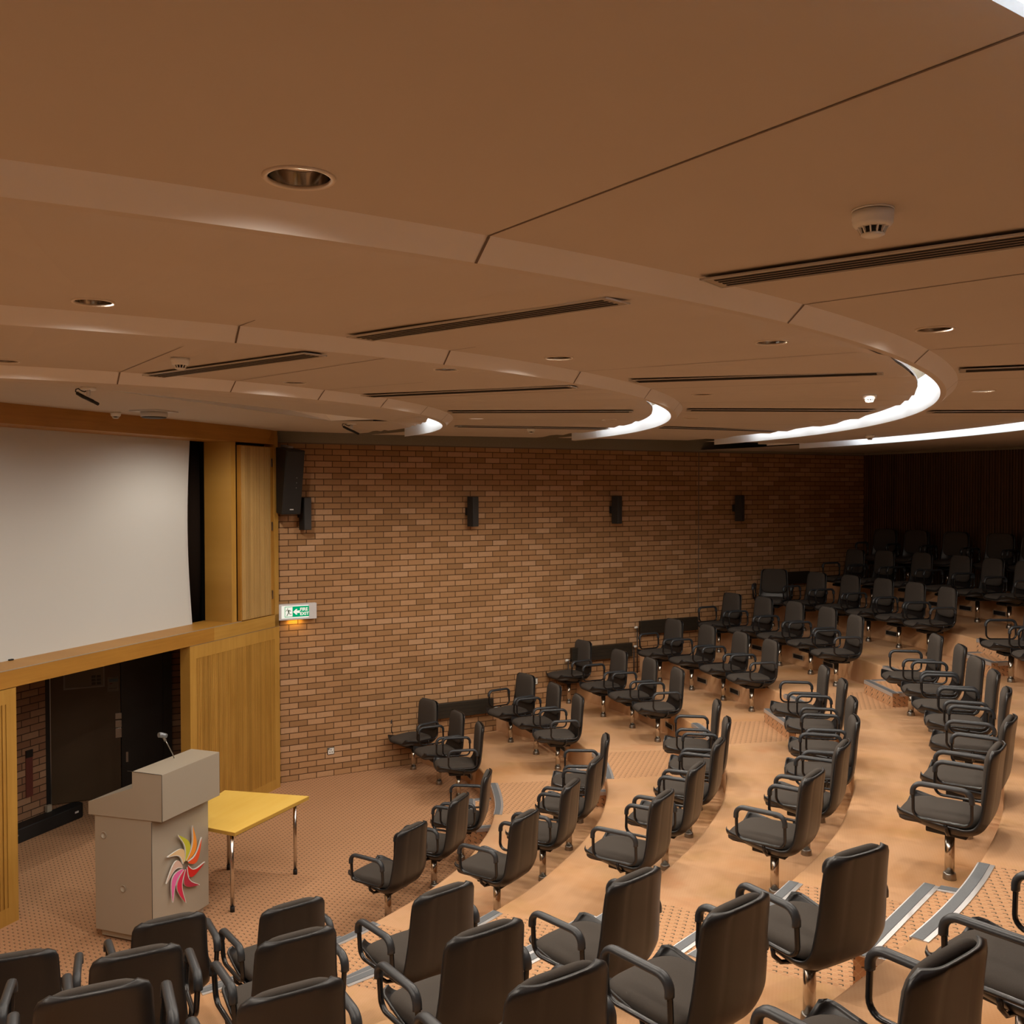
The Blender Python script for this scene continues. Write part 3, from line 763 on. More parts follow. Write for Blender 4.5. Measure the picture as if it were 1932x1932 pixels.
# ------------------------------------------------------------------ smoke detectors
def make_detector():
    r = empty('smoke_detector')
    mb = MB(); mb.lathe([(.047, 0), (.047, -.004), (.0455, -.0045)], 32); mb.build('base_ring', M['white'], r)
    mb = MB(); mb.lathe([(.0462, -.0065), (.0462, -.022), (.0450, -.0225), (.0448, -.0330), (.040, -.0395), (.035, -.042)], 32); mb.build('body', M['white'], r)
    mb = MB(); mb.lathe([(.026, -.040), (.024, -.056)], 24); mb.build('sensor_chamber', M['black'], r)
    mb = MB()
    for k in range(12):
        a = 2 * PI * k / 12; T = lambda x, y, z, a=a: (x * math.cos(a) - y * math.sin(a), x * math.sin(a) + y * math.cos(a), z)
        P = [(.036, -.0016, -.041), (.036, .0016, -.041), (.026, .0016, -.058), (.026, -.0016, -.058)]
        Q = [(.028, -.0016, -.041), (.028, .0016, -.041), (.022, .0016, -.057), (.022, -.0016, -.057)]
        A = mb.pts([T(*q) for q in P]); B2 = mb.pts([T(*q) for q in Q])
        mb.face(A); mb.face(B2[::-1])
        for j in range(4): mb.face([A[j], A[(j + 1) % 4], B2[(j + 1) % 4], B2[j]])
    mb.build('cage', M['white'], r)
    mb = MB(); mb.lathe([(.026, -.056), (.027, -.059), (.018, -.063), (.002, -.064)], 24); mb.build('cap', M['white'], r)
    return r
sd = make_detector()
SDL = [((.81, 2.16), 'large white smoke detector above the broad vent at upper right'), ((-1.70, 4.92), 'white smoke detector in front of the left-hand slotted vent'), ((2.41, 6.46), 'white smoke detector inside the bend of the large rim'), ((.21, 10.40), 'small far white smoke detector left of the middle rim end'), ((4.0, 10.71), 'small far white smoke detector under the large rim, near the outermost curve'), ((-3.67, 8.88), 'white smoke detector over the stage, left of the round ceiling fitting')]
for k, ((x, y), lab) in enumerate(SDL):
    o = sd if k == 0 else copy_tree(sd)
    o.location = (x, y, zr((Vector((x, y)) - CR).length)); o.scale = (1, 1, 1) if k != 0 else (.97, .97, .97); o.rotation_euler = (0, 0, .3 * k)
    tag(o, lab, 'smoke detector', 'white ceiling smoke detectors')
# round fitting on a square plate over the stage
df = empty('round_ceiling_fitting', (-3.27, 8.76, ZC0)); tag(df, 'flat round white fitting on a square plate over the stage', 'ceiling fitting')
df.rotation_euler = (0, 0, math.atan2(V2.y, V2.x))
mb = MB(); mb.box((-.15, -.15, -.012), (.15, .15, 0)); mb.build('mounting_plate', M['offwhite'], df)
mb = MB(); mb.lathe([(.118, -.012), (.118, -.055), (.112, -.058)], 40); mb.build('housing', M['offwhite'], df)
mb = MB(); mb.lathe([(.110, -.058), (.106, -.066), (.09, -.069), (.01, -.07)], 40); mb.build('grille', M['spkgrey'], df)
# hanging microphones
for (x, y), lab in (((-2.98, 6.75), 'black microphone on a white ceiling mount at far left'), ((-1.72, 10.29), 'black microphone on a ceiling mount near the brick wall corner')):
    mc = empty('ceiling_microphone', (x, y, ZC0), R(-20)); tag(mc, lab, 'microphone', 'microphones hanging over the stage')
    mb = MB(); mb.lathe([(.052, 0), (.052, -.022), (.048, -.024)], 24); mb.build('mount_plate', M['white'], mc)
    mb = MB(); mb.lathe([(.013, -.024), (.015, -.05), (.011, -.07)], 12); mb.build('stem', M['offwhite'], mc)
    mb = MB(); mb.tube([(-.10, 0, -.042), (-.05, 0, -.068), (0, 0, -.088), (.04, 0, -.104)], .013, 10); mb.build('clip', M['blackplastic'], mc)
    mb = MB(); mb.tube([(-.10, 0, -.042), (.0, 0, -.088), (.02, 0, -.096), (.085, 0, -.125)], .0115, 10); mb.build('microphone_body', M['black'], mc)
    mb = MB(); mb.tube([(-.10, 0, -.042), (-.115, 0, -.03), (-.112, 0, -.014), (-.09, 0, -.01), (-.06, 0, -.028), (-.035, 0, -.034), (-.022, 0, -.03)], .0042, 6); mb.build('cable', M['black'], mc)

# ------------------------------------------------------------------ things on the brick wall
# fire exit sign
sx = empty('fire_exit_sign', B(3.109, .03, 2.115)); tag(sx, 'illuminated green and white fire exit sign with left arrow on the brick wall', 'sign')
DEP = .075
def BX(mb, s0, s1, z0, z1, o0, o1, mi=0): mb.box((s0, o0, z0), (s1, o1, z1), mi, T=lambda x, y, z: B(x, y, z))
s0, s1, z0, z1 = 2.868, 3.348, 2.017, 2.212
mb = MB(); BX(mb, s0, s1, z0, z1, 0, DEP); child(mb, 'housing', M['signcase'], sx, bevel=.004)
mb = MB(); BX(mb, s0 + .042, s1 - .102, z0 + .022, z1 - .018, DEP - .001, DEP + .0015); child(mb, 'diffuser', M['signwhite'], sx)
mb = MB(); BX(mb, s0 + .080, s1 - .098, z0 + .036, z1 - .030, DEP + .001, DEP + .003)
gp = child(mb, 'green_panel', M['signgreen'], sx)
mb = MB(); BX(mb, s0 + .086, s0 + .176, z0 + .043, z1 - .036, DEP + .002, DEP + .0042); child(mb, 'doorway_symbol', M['signwhite'], sx)
def txt(body, size, loc_s, loc_z, name):
    c_ = bpy.data.curves.new(name, 'FONT'); c_.body = body; c_.size = size; c_.extrude = .0006; c_.offset = .0016; c_.align_x = 'LEFT'
    tmp = bpy.data.objects.new('tmp', c_); COL.objects.link(tmp); bpy.context.view_layer.update()
    me = bpy.data.meshes.new_from_object(tmp.evaluated_get(bpy.context.evaluated_depsgraph_get()))
    COL.objects.unlink(tmp); bpy.data.objects.remove(tmp)
    for v_ in me.vertices:
        x, y, z = v_.co; v_.co = B(loc_s + x, DEP + .0042 + z, loc_z + y)
    me.materials.clear(); me.materials.append(M['signwhite'])
    o = bpy.data.objects.new(name, me); COL.objects.link(o); o.parent = sx; bpy.context.view_layer.update(); o.matrix_parent_inverse = sx.matrix_world.inverted(); return o
txt('FIRE', .054, s0 + .268, z0 + .108, 'lettering'); txt('EXIT', .054, s0 + .268, z0 + .054, 'lettering')
def flat(name, polys, mat):
    mb = MB()
    for pg in polys: mb.prism(pg, 0, .001, T=lambda x, y, z: B(s0 + x, DEP + .0042 + z, z0 + y))
    return child(mb, name, mat, sx)
flat('arrow', [[(.182, .098), (.218, .132), (.238, .132), (.226, .114), (.266, .114), (.266, .082), (.226, .082), (.238, .064), (.218, .064)]], M['signwhite'])
gm = plain('symbol_grey_green', (.10, .16, .12), .5)
flat('running_figure', [[(.108, .138), (.116, .146), (.124, .138), (.116, .130)], [(.112, .124), (.132, .126), (.140, .100), (.122, .094)], [(.112, .124), (.092, .108), (.088, .113), (.110, .131)], [(.132, .126), (.152, .118), (.158, .104), (.152, .102), (.147, .112), (.134, .117)], [(.124, .098), (.112, .074), (.100, .052), (.107, .050), (.120, .070), (.133, .094)], [(.132, .098), (.144, .076), (.166, .076), (.166, .070), (.140, .069), (.126, .092)]], gm)
sl = bpy.data.lights.new('sign_underglow', 'AREA'); sl.energy = .5; sl.color = (1., .55, .06); sl.size = .16; sl.size_y = .02; sl.shape = 'RECTANGLE'
lo_ = bpy.data.objects.new('sign_underglow', sl); COL.objects.link(lo_); lo_.location = B(3.09, .04, 2.012); lo_.rotation_euler = (0, 0, math.atan2(U2.y, U2.x))
# small wall speakers
def make_wall_speaker():
    r = empty('wall_speaker')
    mb = MB(); mb.box((-.055, .03, -.2), (.055, .135, .2)); mb.build('cabinet', M['spkblack'], r, bevel=.004)
    mb = MB(); mb.box((-.050, .135, -.196), (.050, .142, .196)); mb.build('grille', M['spkgrey'], r, bevel=.003)
    mb = MB(); mb.box((-.03, -.03, -.05), (.03, .04, .05)); mb.build('bracket', M['black'], r)
    return r
ws = make_wall_speaker()
for k, (s_, lab) in enumerate(((3.17, 'slim grey wall speaker below the big black loudspeaker'), (5.45, 'slim grey wall speaker, second from the stage along the brick wall'), (7.76, 'slim grey wall speaker, third from the stage along the brick wall'), (10.06, 'slim dark wall speaker farthest from the stage on the brick wall'))):
    o = ws if k == 0 else copy_tree(ws)
    q = B(s_, .03, 3.322); o.location = q; o.rotation_euler = (0, 0, math.atan2(-N2.y, -N2.x) - PI / 2 + R(22)); tag(o, lab, 'speaker', 'slim speakers along the brick wall')
# big loudspeaker near the corner, tipped forward
bs = empty('loudspeaker', B(2.965, .22, 3.72)); bs.rotation_euler = (R(-9), 0, math.atan2(-N2.y, -N2.x) - PI / 2 + R(14)); tag(bs, 'big black loudspeaker hung high on the brick wall beside the stage', 'speaker')
mb = MB(); mb.box((-.125, -.2, -.39), (.125, .13, .39)); mb.build('cabinet', M['spkblack'], bs, bevel=.008)
mb = MB(); mb.box((-.117, .13, -.38), (.117, .14, .38)); mb.build('grille', M['spkblack'], bs, bevel=.004)
mb = MB(); mb.box((-.02, .1405, -.33), (.03, .1415, -.317)); mb.build('maker_badge', M['offwhite'], bs)
mb = MB()
for z in (.06, 0., -.06): mb.lathe([(.004, 0), (.004, .003)], 8, T=lambda x, y, zz, z=z: (-.035 + x, .14 + zz, z + y))
mb.build('status_dots', M['offwhite'], bs)
mb = MB(); mb.box((-.09, -.30, .36), (-.02, -.1, .41)); mb.build('bracket', M['offwhite'], bs)
# sockets
def make_socket():
    r = empty('power_socket')
    mb = MB(); mb.box((-.045, 0, -.045), (.045, .010, .045)); mb.build('face_plate', M['spkgrey'], r, bevel=.003)
    mb = MB(); mb.box((-.038, .010, -.038), (.038, .0115, .038)); mb.build('insert', M['white'], r)
    mb = MB(); mb.box((-.005, .011, .010), (.005, .0125, .026)); mb.box((-.022, .011, -.018), (-.008, .0125, -.008)); mb.box((.008, .011, -.018), (.022, .0125, -.008)); mb.box((.020, .011, .02), (.036, .014, .036)); mb.build('pin_holes', M['black'], r)
    return r
sk = make_socket(); rzb = math.atan2(-N2.y, -N2.x) - PI / 2
for k, (s_, z_, lab) in enumerate(((3.54, .318, 'small power socket low on the brick wall near the stage'), (6.485, .925, 'small power socket on the brick wall behind the second row'))):
    o = sk if k == 0 else copy_tree(sk); o.location = B(s_, 0, z_); o.rotation_euler = (0, 0, rzb); tag(o, lab, 'socket', 'power sockets on the brick wall')
# radiators
def radiator(s_a, s_b, zt, lab, valves, h=.20):
    L = s_b - s_a; r = empty('radiator', B(s_a, .0, zt - h)); r.rotation_euler = (0, 0, rzb)
    # local x runs towards -s after the rotation, so mirror
    X = lambda x: -x
    tag(r, lab, 'radiator', 'low dark brown radiators along the brick wall')
    mb = MB(); mb.box((-L, .03, 0), (0, .085, h)); mb.build('panel', M['radiator'], r, bevel=.005)
    mb = MB()
    for z in (.05, .10, .15): mb.box((-L + .01, .085, z - .002), (-.01, .087, z + .002))
    mb.build('ribs', M['pipe'], r)
    mb = MB(); mb.box((-.12, 0, .02), (-.09, .035, h - .02)); mb.box((-L + .09, 0, .02), (-L + .12, .035, h - .02)); mb.build('wall_bracket', M['pipe'], r)
    for x, z, dz in valves:
        v_ = empty('valve_assembly'); v_.parent = r
        mb = MB(); mb.tube([(-x, .058, z), (-x + (.05 if x < 0 else -.05) * -1, .058, z)], .010, 8); bo = mb.build('valve', M['chrome'], v_)
        mb = MB(); mb.tube([(-x + .0, .058, z), (-x + (.045 if x < 0 else -.045), .058, z)], .017, 10); mb.build('valve_knob', M['white'], v_)
        if dz: 
            mb = MB(); mb.tube([(-x, .058, z), (-x, .058, z - dz)], .009, 8); mb.build('pipe', M['pipe'], v_)
    return r
radiator(4.84, 5.80, .775, 'dark radiator on the brick wall behind the front row', [(.985, .05, .0)])
radiator(7.05, 8.09, 1.357, 'dark radiator on the brick wall behind the third row', [(-.05, .03, .60), (1.08, .14, .55)])
radiator(8.235, 9.30, 1.668, 'dark radiator on the brick wall behind the fourth row', [(-.045, .11, .74)])
radiator(10.80, 11.60, 2.28, 'dark radiator on the brick wall in the shadowed far corner', [])
# risers' air grilles
GR = [(1, 19.6, 'front step'), (2, 16.8, 'second step'), (3, 18.6, 'third step nearer the wall'), (3, 12.6, 'third step nearer the aisle'), (4, 20.9, 'fourth step nearer the wall'), (4, 15.3, 'fourth step nearer the aisle'), (5, 24.0, 'fifth step nearest the wall'), (5, 18.6, 'fifth step, middle'), (5, 14.6, 'fifth step nearer the aisle'), (6, 17.0, 'sixth step'), (7, 22.6, 'top step nearest the wall'), (7, 19.9, 'top step, second from the wall'), (7, 17.2, 'top step, third from the wall'), (7, 14.2, 'top step nearest the aisle')]
g0 = None
for i, a_, where in GR:
    if g0 is None:
        g0 = empty('riser_grille')
        mb = MB(); mb.box((-.12, -.004, -.035), (.12, .004, -.026)); mb.box((-.12, -.004, .026), (.12, .004, .035)); mb.box((-.12, -.004, -.026), (-.108, .004, .026)); mb.box((.108, -.004, -.026), (.12, .004, .026)); mb.build('frame', M['louvre'], g0)
        mb = MB(); mb.box((-.108, -.001, -.026), (.108, .002, .026)); mb.build('dark_mesh', M['slot'], g0)
        o = g0
    else: o = copy_tree(g0)
    z = .3 * i - .3 + .115; q = FP(a_, er(i, a_) - .012, z); o.location = q; o.rotation_euler = (0, 0, R(a_ - 90))
    tag(o, 'grey air grille in the carpeted riser of the ' + where, 'grille', 'air grilles in the risers')

# ------------------------------------------------------------------ podium
pod = empty('podium', S(-3.545, 1.13, 0)); tag(pod, 'beige laminate lectern podium with petal emblem standing on the stage', 'podium')
mb = MB(); mb.box((-3.89, .855, .075), (-3.20, 1.42, 1.02), T=S); body = child(mb, 'body', M['podium'], pod, bevel=.003)
mb = MB(); mb.box((-3.86, .89, .02), (-3.23, 1.385, .075), T=S); child(mb, 'plinth', M['podium'], pod)
mb = MB()
for t in (-3.8, -3.3):
    for w_ in (.93, 1.33): mb.lathe([(.022, 0), (.022, .022)], 12, T=lambda x, y, z, t=t, w_=w_: S(t + x, w_ + y, z))
child(mb, 'castors', M['black'], pod)
mb = MB(); prof = [(.80, 1.0), (1.532, 1.02), (1.532, 1.390), (1.242, 1.390), (1.242, 1.258), (.80, 1.104)]
a = mb.pts([S(-3.90, w_, z) for w_, z in prof]); b = mb.pts([S(-3.19, w_, z) for w_, z in prof])
mb.face(a); mb.face(b[::-1])
for k in range(6): mb.face([a[k], a[(k + 1) % 6], b[(k + 1) % 6], b[k]])
hd = child(mb, 'sloping_desk', M['podium'], pod, bevel=.002)
mb = MB()
for pa, pb in (((-3.901, 1.2, 1.391), (-3.901, 1.5325, 1.391)), ((-3.901, 1.533, 1.391), (-3.901, 1.533, 1.02)), ((-3.89, 1.4205, 1.0), (-3.89, 1.4205, .08))):
    mb.tube([S(*pa), S(*pb)], .0025, 4)
child(mb, 'edge_strip', M['podiumedge'], pod)
for w_, z in ((.945, .846), (1.135, .440)):
    mb = MB(); mb.lathe([(.028, 0), (.030, .004), (.024, .006), (.023, .002), (.0, .001)], 24, T=lambda x, y, zz, w_=w_, z=z: S(-3.89 - zz, w_ + x, z + y)); rg = child(mb, 'cable_port', M['podium'], pod)
# emblem of nine petals standing off the front
EMB = [((.50, .50, .04), 92, 1.), ((.78, .28, .035), 58, 1.06), ((.72, .085, .022), 20, .88), ((.58, .01, .012), -32, .86), ((.40, .018, .05), -68, .98), ((.60, .018, .075), -104, 1.06), ((.72, .13, .38), -138, .98), ((.62, .44, .37), 176, .78), ((.70, .50, .27), 128, .86)]
emb = empty('petal_emblem', S(-3.53, 1.43, .535)); emb.parent = pod; bpy.context.view_layer.update(); emb.matrix_parent_inverse = pod.matrix_world.inverted()
PL = .285
for k, (colr, ang, ln) in enumerate(EMB):
    L_ = PL * ln; pts = []; n = 14
    up_, dn_ = [], []
    for j in range(n + 1):
        f = j / n; x = .035 + (L_ - .035) * f
        curve = -.055 * math.sin(PI * f * 1.15) * 1.0 + .055 * f * f     # S-shaped spine
        wd = .046 * math.sin(PI * min(1, f * .93 + .06)) ** .85 * (1 - .15 * f)
        if j == n: wd = .0008
        up_.append((x, curve + wd)); dn_.append((x, curve - wd * .55))
    ca, sa = math.cos(R(ang)), math.sin(R(ang))
    def TT(x, y, z, ca=ca, sa=sa): return S(-3.53 + (x * ca - y * sa), 1.436 + z, .535 + (x * sa + y * ca))
    mb = MB()
    for j in range(n):
        for zz0, zz1 in ((0., .012),):
            A = mb.pts([TT(*dn_[j], zz1), TT(*dn_[j + 1], zz1), TT(*up_[j + 1], zz1), TT(*up_[j], zz1)]); mb.face(A)
        lo1 = mb.pts([TT(*up_[j], 0.), TT(*up_[j + 1], 0.), TT(*up_[j + 1], .012), TT(*up_[j], .012)]); mb.face(lo1, 1)
        lo2 = mb.pts([TT(*dn_[j], 0.), TT(*dn_[j + 1], 0.), TT(*dn_[j + 1], .012), TT(*dn_[j], .012)]); mb.face(lo2, 1)
    # pale edging along the leading side
    for j in range(n):
        e = .006
        q = mb.pts([TT(up_[j][0], up_[j][1] - e, .0125), TT(up_[j + 1][0], up_[j + 1][1] - e, .0125), TT(up_[j + 1][0], up_[j + 1][1], .0125), TT(up_[j][0], up_[j][1], .0125)]); mb.face(q, 1)
    pm = plain('petal_colour', colr, .35, var=.02)
    o = mb.build('petal', [pm, M['white']]); o.parent = emb; bpy.context.view_layer.update(); o.matrix_parent_inverse = emb.matrix_world.inverted()
# gooseneck microphone on the desk
gm_ = empty('gooseneck_microphone', S(-3.476, 1.30, 1.39)); tag(gm_, 'silver gooseneck microphone standing on the podium top', 'microphone')
mb = MB(); mb.tube([S(-3.476, 1.30, 1.388), S(-3.49, 1.295, 1.43), S(-3.52, 1.28, 1.50), S(-3.548, 1.27, 1.555)], .0045, 8); child(mb, 'stem', M['steel'], gm_)
mb = MB(); mb.tube([S(-3.545, 1.272, 1.548), S(-3.556, 1.266, 1.572), S(-3.562, 1.262, 1.585)], .011, 10); child(mb, 'joint', M['steel'], gm_)
mb = MB(); mb.tube([S(-3.60, 1.25, 1.608), S(-3.585, 1.255, 1.606), S(-3.555, 1.262, 1.594), S(-3.535, 1.268, 1.585)], .021, 12); child(mb, 'capsule', plain('mic_mesh', (.22, .24, .26), .4, .6), gm_)

# ------------------------------------------------------------------ table
tb = empty('table', (-2.5, 8.6, 0)); tag(tb, 'low yellow-topped table on chrome legs beside the podium', 'table')
TP = [(-2.770, 9.156), (-1.92, 8.973), (-2.341, 8.007), (-2.93, 8.285)]
mb = MB(); mb.prism(TP[::-1], .688, .7165, 1, top=0); mb.prism(TP[::-1], .7165, .720, 0)
UT = lambda q: ((q.x * W2.x + q.y * W2.y), (q.x * V2.x + q.y * V2.y))
child(mb, 'tabletop', [M['tabletop'], M['tableedge']], tb, uvf=UT)
mb = MB(); cx_ = sum(q[0] for q in TP) / 4; cy_ = sum(q[1] for q in TP) / 4
ins = [(cx_ + (x - cx_) * .86, cy_ + (y - cy_) * .86) for x, y in TP]
for k in range(4):
    a, b = ins[k], ins[(k + 1) % 4]; mb.tube([(a[0], a[1], .672), (b[0], b[1], .672)], .014, 6)
child(mb, 'under_frame', M['blacksteel'], tb)
for x, y in ((-2.70, 9.03), (-2.042, 8.919), (-2.398, 8.115), (-2.83, 8.37)):
    mb = MB(); mb.lathe([(.0165, .03), (.0165, .690)], 16, T=lambda a, b, c_, x=x, y=y: (x + a, y + b, c_)); lg = child(mb, 'leg', M['chrome'], tb)
    mb = MB(); mb.lathe([(.020, 0), (.020, .045), (.0175, .047)], 12, T=lambda a, b, c_, x=x, y=y: (x + a, y + b, c_)); o = mb.build('rubber_foot', M['black']); o.parent = lg; bpy.context.view_layer.update(); o.matrix_parent_inverse = lg.matrix_world.inverted()

# ------------------------------------------------------------------ chairs
def spline(P, n):
    out = []
    for i in range(n + 1):
        x = i / n * (len(P) - 1); k = min(int(x), len(P) - 2); f = x - k
        p0, p1, p2, p3 = P[max(k - 1, 0)], P[k], P[k + 1], P[min(k + 2, len(P) - 1)]
        out.append(tuple(.5 * (2 * b + (c_ - a) * f + (2 * a - 5 * b + 4 * c_ - d) * f * f + (3 * b - a - 3 * c_ + d) * f ** 3) for a, b, c_, d in zip(p0, p1, p2, p3)))
    return out
def make_chair():
    root = empty('swivel_chair')
    # moulded shell: profile in (y, z) from the front lip to the top of the back
    prof = spline([(.285, .385), (.20, .363), (.08, .338), (-.04, .322), (-.13, .325), (-.205, .365), (-.245, .44), (-.262, .53), (-.272, .63), (-.282, .74), (-.298, .862)], 46)
    nu = 26; n = len(prof) - 1
    leng = [0.]
    for i in range(n): leng.append(leng[-1] + math.dist(prof[i], prof[i + 1]))
    tot = leng[-1]
    mb = MB(); O, I = [], []
    for i, (y, z) in enumerate(prof):
        a, b = prof[max(i - 1, 0)], prof[min(i + 1, n)]
        ty, tz = b[0] - a[0], b[1] - a[1]; l_ = math.hypot(ty, tz); ty /= l_; tz /= l_
        ny, nz = -tz * -1, ty * -1      # normal on the sitter's side
        ny, nz = (tz, -ty)
        f = leng[i] / tot
        hw = .222 + .014 * math.sin(PI * min(1, f * 1.3)) - .020 * max(0, f - .62) / .38
        for d_, rad in ((tot - leng[i], .055), (leng[i], .05)):
            if d_ < rad: hw -= (rad - math.sqrt(max(0, rad * rad - (rad - d_) ** 2))) * .9
        curl = .058 if f < .38 else (.058 - .032 * min(1, (f - .38) / .2))
        ro, ri = [], []
        for j in range(nu + 1):
            u = -1 + 2 * j / nu; u = math.copysign(abs(u) ** .8, u)
            e = abs(u)
            rise = curl * (max(0, e - .45) / .55) ** 2.4 + .006 * e * e
            gro = .0035 * math.exp(-((e - .36) / .035) ** 2) if f > .5 else 0     # folds down the back
            x = hw * u * (1 + .0 * e)
            th = .013
            ro.append((x, y + ny * (rise + gro), z + nz * (rise + gro))); ri.append((x * .985, y + ny * (rise + th), z + nz * (rise + th)))
        O.append(mb.pts(ro)); I.append(mb.pts(ri))
    for i in range(n):
        for j in range(nu):
            mb.face([O[i][j], O[i][j + 1], O[i + 1][j + 1], O[i + 1][j]], smooth=True); mb.face([I[i][j], I[i + 1][j], I[i + 1][j + 1], I[i][j + 1]], smooth=True)
        for j in (0, nu): mb.face([O[i][j], O[i + 1][j], I[i + 1][j], I[i][j]], smooth=True)
    for i in (0, n):
        for j in range(nu): mb.face([O[i][j], O[i][j + 1], I[i][j + 1], I[i][j]], smooth=True)
    mb.build('shell', M['blackplastic'], root)
    def cushion(hx, hy, layers, fn, name, nseg=44, pw=5.):
        mb = MB(); rings = []
        for sc, h in layers:
            P = []
            for k in range(nseg):
                a = 2 * PI * k / nseg; c_, s_ = math.cos(a), math.sin(a)
                rad = (abs(c_) ** pw + abs(s_) ** pw) ** (-1 / pw)
                P.append(fn(hx * rad * c_ * sc, hy * rad * s_ * sc, h))
            rings.append(mb.pts(P))
        for i in range(len(rings) - 1):
            for k in range(nseg): mb.face([rings[i][k], rings[i][(k + 1) % nseg], rings[i + 1][(k + 1) % nseg], rings[i + 1][k]], smooth=True)
        mb.face(rings[0][::-1]); mb.face(rings[-1], smooth=True)
        return mb.build(name, M['fabric'], root)
    lay = [(.93, 0), (.985, .012), (1., .028), (.985, .046), (.94, .058), (.84, .066), (.62, .070), (.3, .071), (.02, .071)]
    def seat(x, y, h):
        y0 = y + .048; drop = -.50 * max(0, y0 - .13) ** 2 - .015 * max(0, y0) ; side = -.10 * (abs(x) ** 2)
        return (x, y0, .382 + h * (1 - .10 * (x / .22) ** 2) + drop * 1.2 + side * .6)
    cushion(.212, .228, lay, seat, 'seat_cushion')
    def back(x, q, h):
        z = .682 + q; y = -.262 - .018 * (z - .55) / .3 + .020 - (.012 if z > .8 else 0) * (z - .8) / .08
        wid = 1 - .10 * max(0, (z - .60)) / .28
        return (x * wid, y + h * .85, z + .10 * h)
    cushion(.196, .188, [(.93, 0), (.985, .010), (1., .022), (.985, .036), (.93, .045), (.8, .050), (.5, .052), (.02, .052)], back, 'back_cushion')
    # armrests
    for s_ in (-1, 1):
        x0 = .272 * s_; loop = []
        y0, y1, zb, zt, rad = -.175, .150, .430, .640, .052
        for cy_, cz_, a0 in ((y1 - rad, zt - rad, 0), (y0 + rad, zt - rad, 90), (y0 + rad, zb + rad, 180), (y1 - rad, zb + rad, 270)):
            for k in range(6):
                a = R(a0 + 90 * k / 5); z = cz_ + rad * math.sin(a); loop.append((x0 + s_ * .012 * (z - zb) / .2, cy_ + rad * math.cos(a), z))
        mb = MB(); mb.tube(loop, .0095, 8, closed=True, sx=1.5); fr = mb.build('arm_frame', M['blacksteel'], root)
        path = []
        xx = x0 + s_ * .012
        for k in range(7): a = R(-8 + 98 * k / 6); path.append((xx, y1 - rad + (rad + .002) * math.cos(a), zt - rad + (rad + .002) * math.sin(a)))
        for k in range(7): a = R(90 + 98 * k / 6); path.append((xx, y0 + rad + (rad + .002) * math.cos(a), zt - rad + (rad + .002) * math.sin(a)))
        path = [(xx, y1 + .002, zt - rad - .018)] + path + [(xx, y0 - .002, zt - rad - .018)]
        mb = MB(); mb.tube(path, .0155, 10, sx=1.45); mb.build('arm_pad', M['armpad'], fr)
        mb = MB(); mb.tube([(x0 - s_ * .0, -.03, zb), (x0 - s_ * .004, -.035, zb - .045), (x0 - s_ * .05, -.035, .345), (x0 - s_ * .14, -.03, .322)], .011, 6, sx=1.); mb.build('arm_bracket', M['blacksteel'], root)
    mb = MB(); mb.prism([(-.13, -.12), (.13, -.12), (.10, .12), (-.10, .12)], .300, .335); mb.build('swivel_plate', M['black'], root, bevel=.008)
    mb = MB(); mb.lathe([(.030, .268), (.030, .279), (.021, .281), (.021, .305)], 20); mb.build('swivel', M['black'], root)
    mb = MB(); mb.lathe([(.0285, .035), (.0285, .272)], 24); mb.build('post', M['chrome'], root)
    mb = MB(); mb.lathe([(.040, .0), (.040, .002), (.037, .034), (.034, .040), (.0286, .041)], 24); mb.build('post_collar', M['collar'], root)
    return root

ORD = ['first', 'second', 'third', 'fourth', 'fifth', 'sixth', 'seventh']
ROWN = ['front row', 'second row', 'third row', 'fourth row', 'fifth row', 'sixth row', 'seventh row', 'back row']
def pol(r, a): return (CF.x + r * math.cos(R(a)), CF.y + r * math.sin(R(a)))
seats = []   # (row, x, y, yaw tweak deg, label)
def blockA(row, L):
    for k, (q, tw) in enumerate(L): seats.append((row, q, tw, 'dark swivel armchair %s from the brick wall in the %s' % (ORD[k], ROWN[row])))
def blockB(row, L):
    for k, (q, tw) in enumerate(L): seats.append((row, q, tw, 'dark swivel armchair, middle block, %s row, %s from far aisle' % (ORD[row], ORD[k])))
def blockC(row, L, first=0):
    for k, (q, tw) in enumerate(L): seats.append((row, q, tw, 'dark swivel armchair seen from behind, nearest block, %s row, %s from near aisle' % (ORD[row], ORD[k + first])))
blockA(0, [((-1.28, 12.31), 12), ((-.90, 11.68), 6), ((-.63, 11.12), -2)])
blockA(1, [((-.02, 12.50), 10), ((.30, 11.92), 2), ((.54, 11.26), 0)])
blockA(2, [((.80, 13.45), 2), ((1.21, 12.65), 2), ((1.52, 12.05), 0), ((1.74, 11.38), 0)])
blockA(3, [((2.09, 13.48), 2), ((2.43, 12.90), 0), ((2.72, 12.27), 0), ((2.93, 11.65), 0)])
blockA(4, [(pol(8.72, 27.0), 0), (pol(8.78, 22.9), 0), (pol(8.84, 18.9), 0), ((3.90, 12.45), 0), ((3.97, 11.68), -4)])
blockA(5, [(pol(9.85, 27.6), 42), (pol(9.95, 24.3), 0), (pol(10.05, 20.9), 0), (pol(10.13, 17.6), 0), (pol(10.16, 14.2), 0), (pol(10.16, 10.7), -4)])
blockA(6, [(pol(11.0, 25.9), -4), (pol(11.15, 23.5), 0), (pol(11.3, 20.5), 0), (pol(11.38, 17.2), 0), (pol(11.4, 14.3), 0), (pol(11.4, 11.3), 0)])
blockB(0, [((-.50, 9.26), 6), (pol(4.30, -21.9), 0), (pol(4.33, -32.2), 0)])
blockB(1, [((.67, 9.45), 4), ((.52, 8.73), -6), (pol(5.41, -23.6), 0), (pol(5.42, -32.3), 0)])
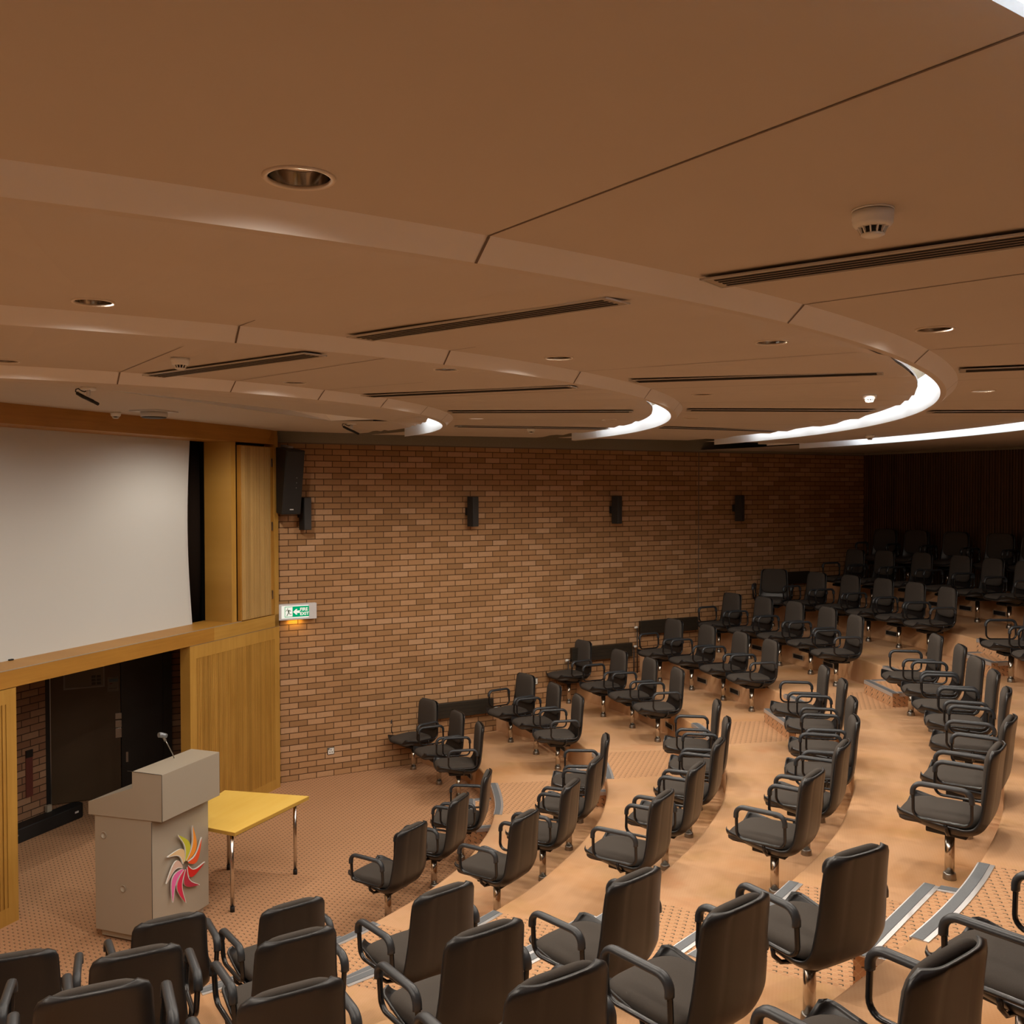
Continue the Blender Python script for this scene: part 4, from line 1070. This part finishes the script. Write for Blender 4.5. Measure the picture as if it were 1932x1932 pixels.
blockB(2, [(pol(6.54, -4.7), -4), ((1.75, 8.93), 0), ((1.53, 8.23), -6), ((1.21, 7.52), -4), (pol(6.49, -31.4), 0)])
blockB(3, [(pol(7.70, -1.9), -6), (pol(7.70, -7.1), -6), (pol(7.65, -13.3), 0), ((2.51, 7.74), 4), ((2.18, 7.04), -6), ((1.75, 6.33), -6)])
blockB(4, [((4.25, 10.15), -8), ((4.18, 9.47), -10), (pol(8.82, -9.3), 0), (pol(8.78, -13.5), -6), (pol(8.72, -18.4), -8), ((3.14, 6.56), -10), ((2.70, 5.86), -6)])
blockB(5, [((5.46, 10.43), -4), (pol(10.15, -2.6), -6), (pol(10.05, -7.2), -6)])
blockB(5, [])
seats.append((5, pol(9.62, -32.6), 0, 'dark swivel armchair cut by the right edge, beside the near aisle in the sixth row'))
blockC(1, [(pol(5.46, -53.5), 0), (pol(5.26, -60.2), 0), (pol(5.36, -68.2), 0)])
blockC(2, [(pol(6.44, -49.7), 0), (pol(6.46, -57.0), 0), (pol(6.25, -63.0), 0), (pol(6.2, -70.6), 0)])
blockC(3, [(pol(7.49, -47.0), 0), (pol(7.47, -53.6), 0), (pol(7.49, -59.9), 0), (pol(7.15, -64.8), 0)])
blockC(4, [((1.34, 4.27), -14), (pol(8.41, -50.3), 0), (pol(8.41, -56.0), 0)])
blockC(5, [(pol(9.46, -46.6), -4), (pol(9.40, -52.6), 0)])
proto = make_chair(); firstc = True
for row, (x, y), tw, lab in seats:
    o = proto if firstc else copy_tree(proto); firstc = False
    d = Vector((CF.x - x, CF.y - y)); yaw = math.atan2(d.y, d.x) - PI / 2 + R(tw)
    o.location = (x, y, .3 * row); o.rotation_euler = (0, 0, yaw); tag(o, lab, 'chair', 'swivel armchairs fixed on the tiers')
# back row against the timber wall, placed along it
px_ = [1672, 1731, 1806, 1890, 1958]
for k, X in enumerate(px_):
    # point on the line 0.40 m in front of the wall whose image column is X (near z = 2.9)
    base = BC + BN * .33; tt = (X - 966) / F
    s_ = (tt * base.y - base.x) / (BD.x - tt * BD.y)
    q = base + BD * s_ + BN * .22
    o = copy_tree(proto); o.location = (q.x, q.y, 2.1); o.rotation_euler = (0, 0, math.atan2(BN.y, BN.x) - PI / 2 + R(6))
    tag(o, 'black swivel armchair in shadow against the timber back wall, %s from the brick corner' % ORD[k], 'chair', 'armchairs along the back wall')

# ------------------------------------------------------------------ world and view
wd = bpy.data.worlds.new('world'); scene.world = wd; wd.use_nodes = True
bg = wd.node_tree.nodes.get('Background') or wd.node_tree.nodes.new('ShaderNodeBackground')
bg.inputs[0].default_value = (.02, .018, .016, 1); bg.inputs[1].default_value = .2
vs = scene.view_settings
vs.view_transform = 'Standard'; vs.look = 'None'; vs.gamma = 1.; vs.exposure = .10; vs.use_curve_mapping = False
scene.cycles.use_denoising = True
scene.cycles.max_bounces = 8; scene.cycles.diffuse_bounces = 5; scene.cycles.glossy_bounces = 4
scene.cycles.sample_clamp_indirect = 6.
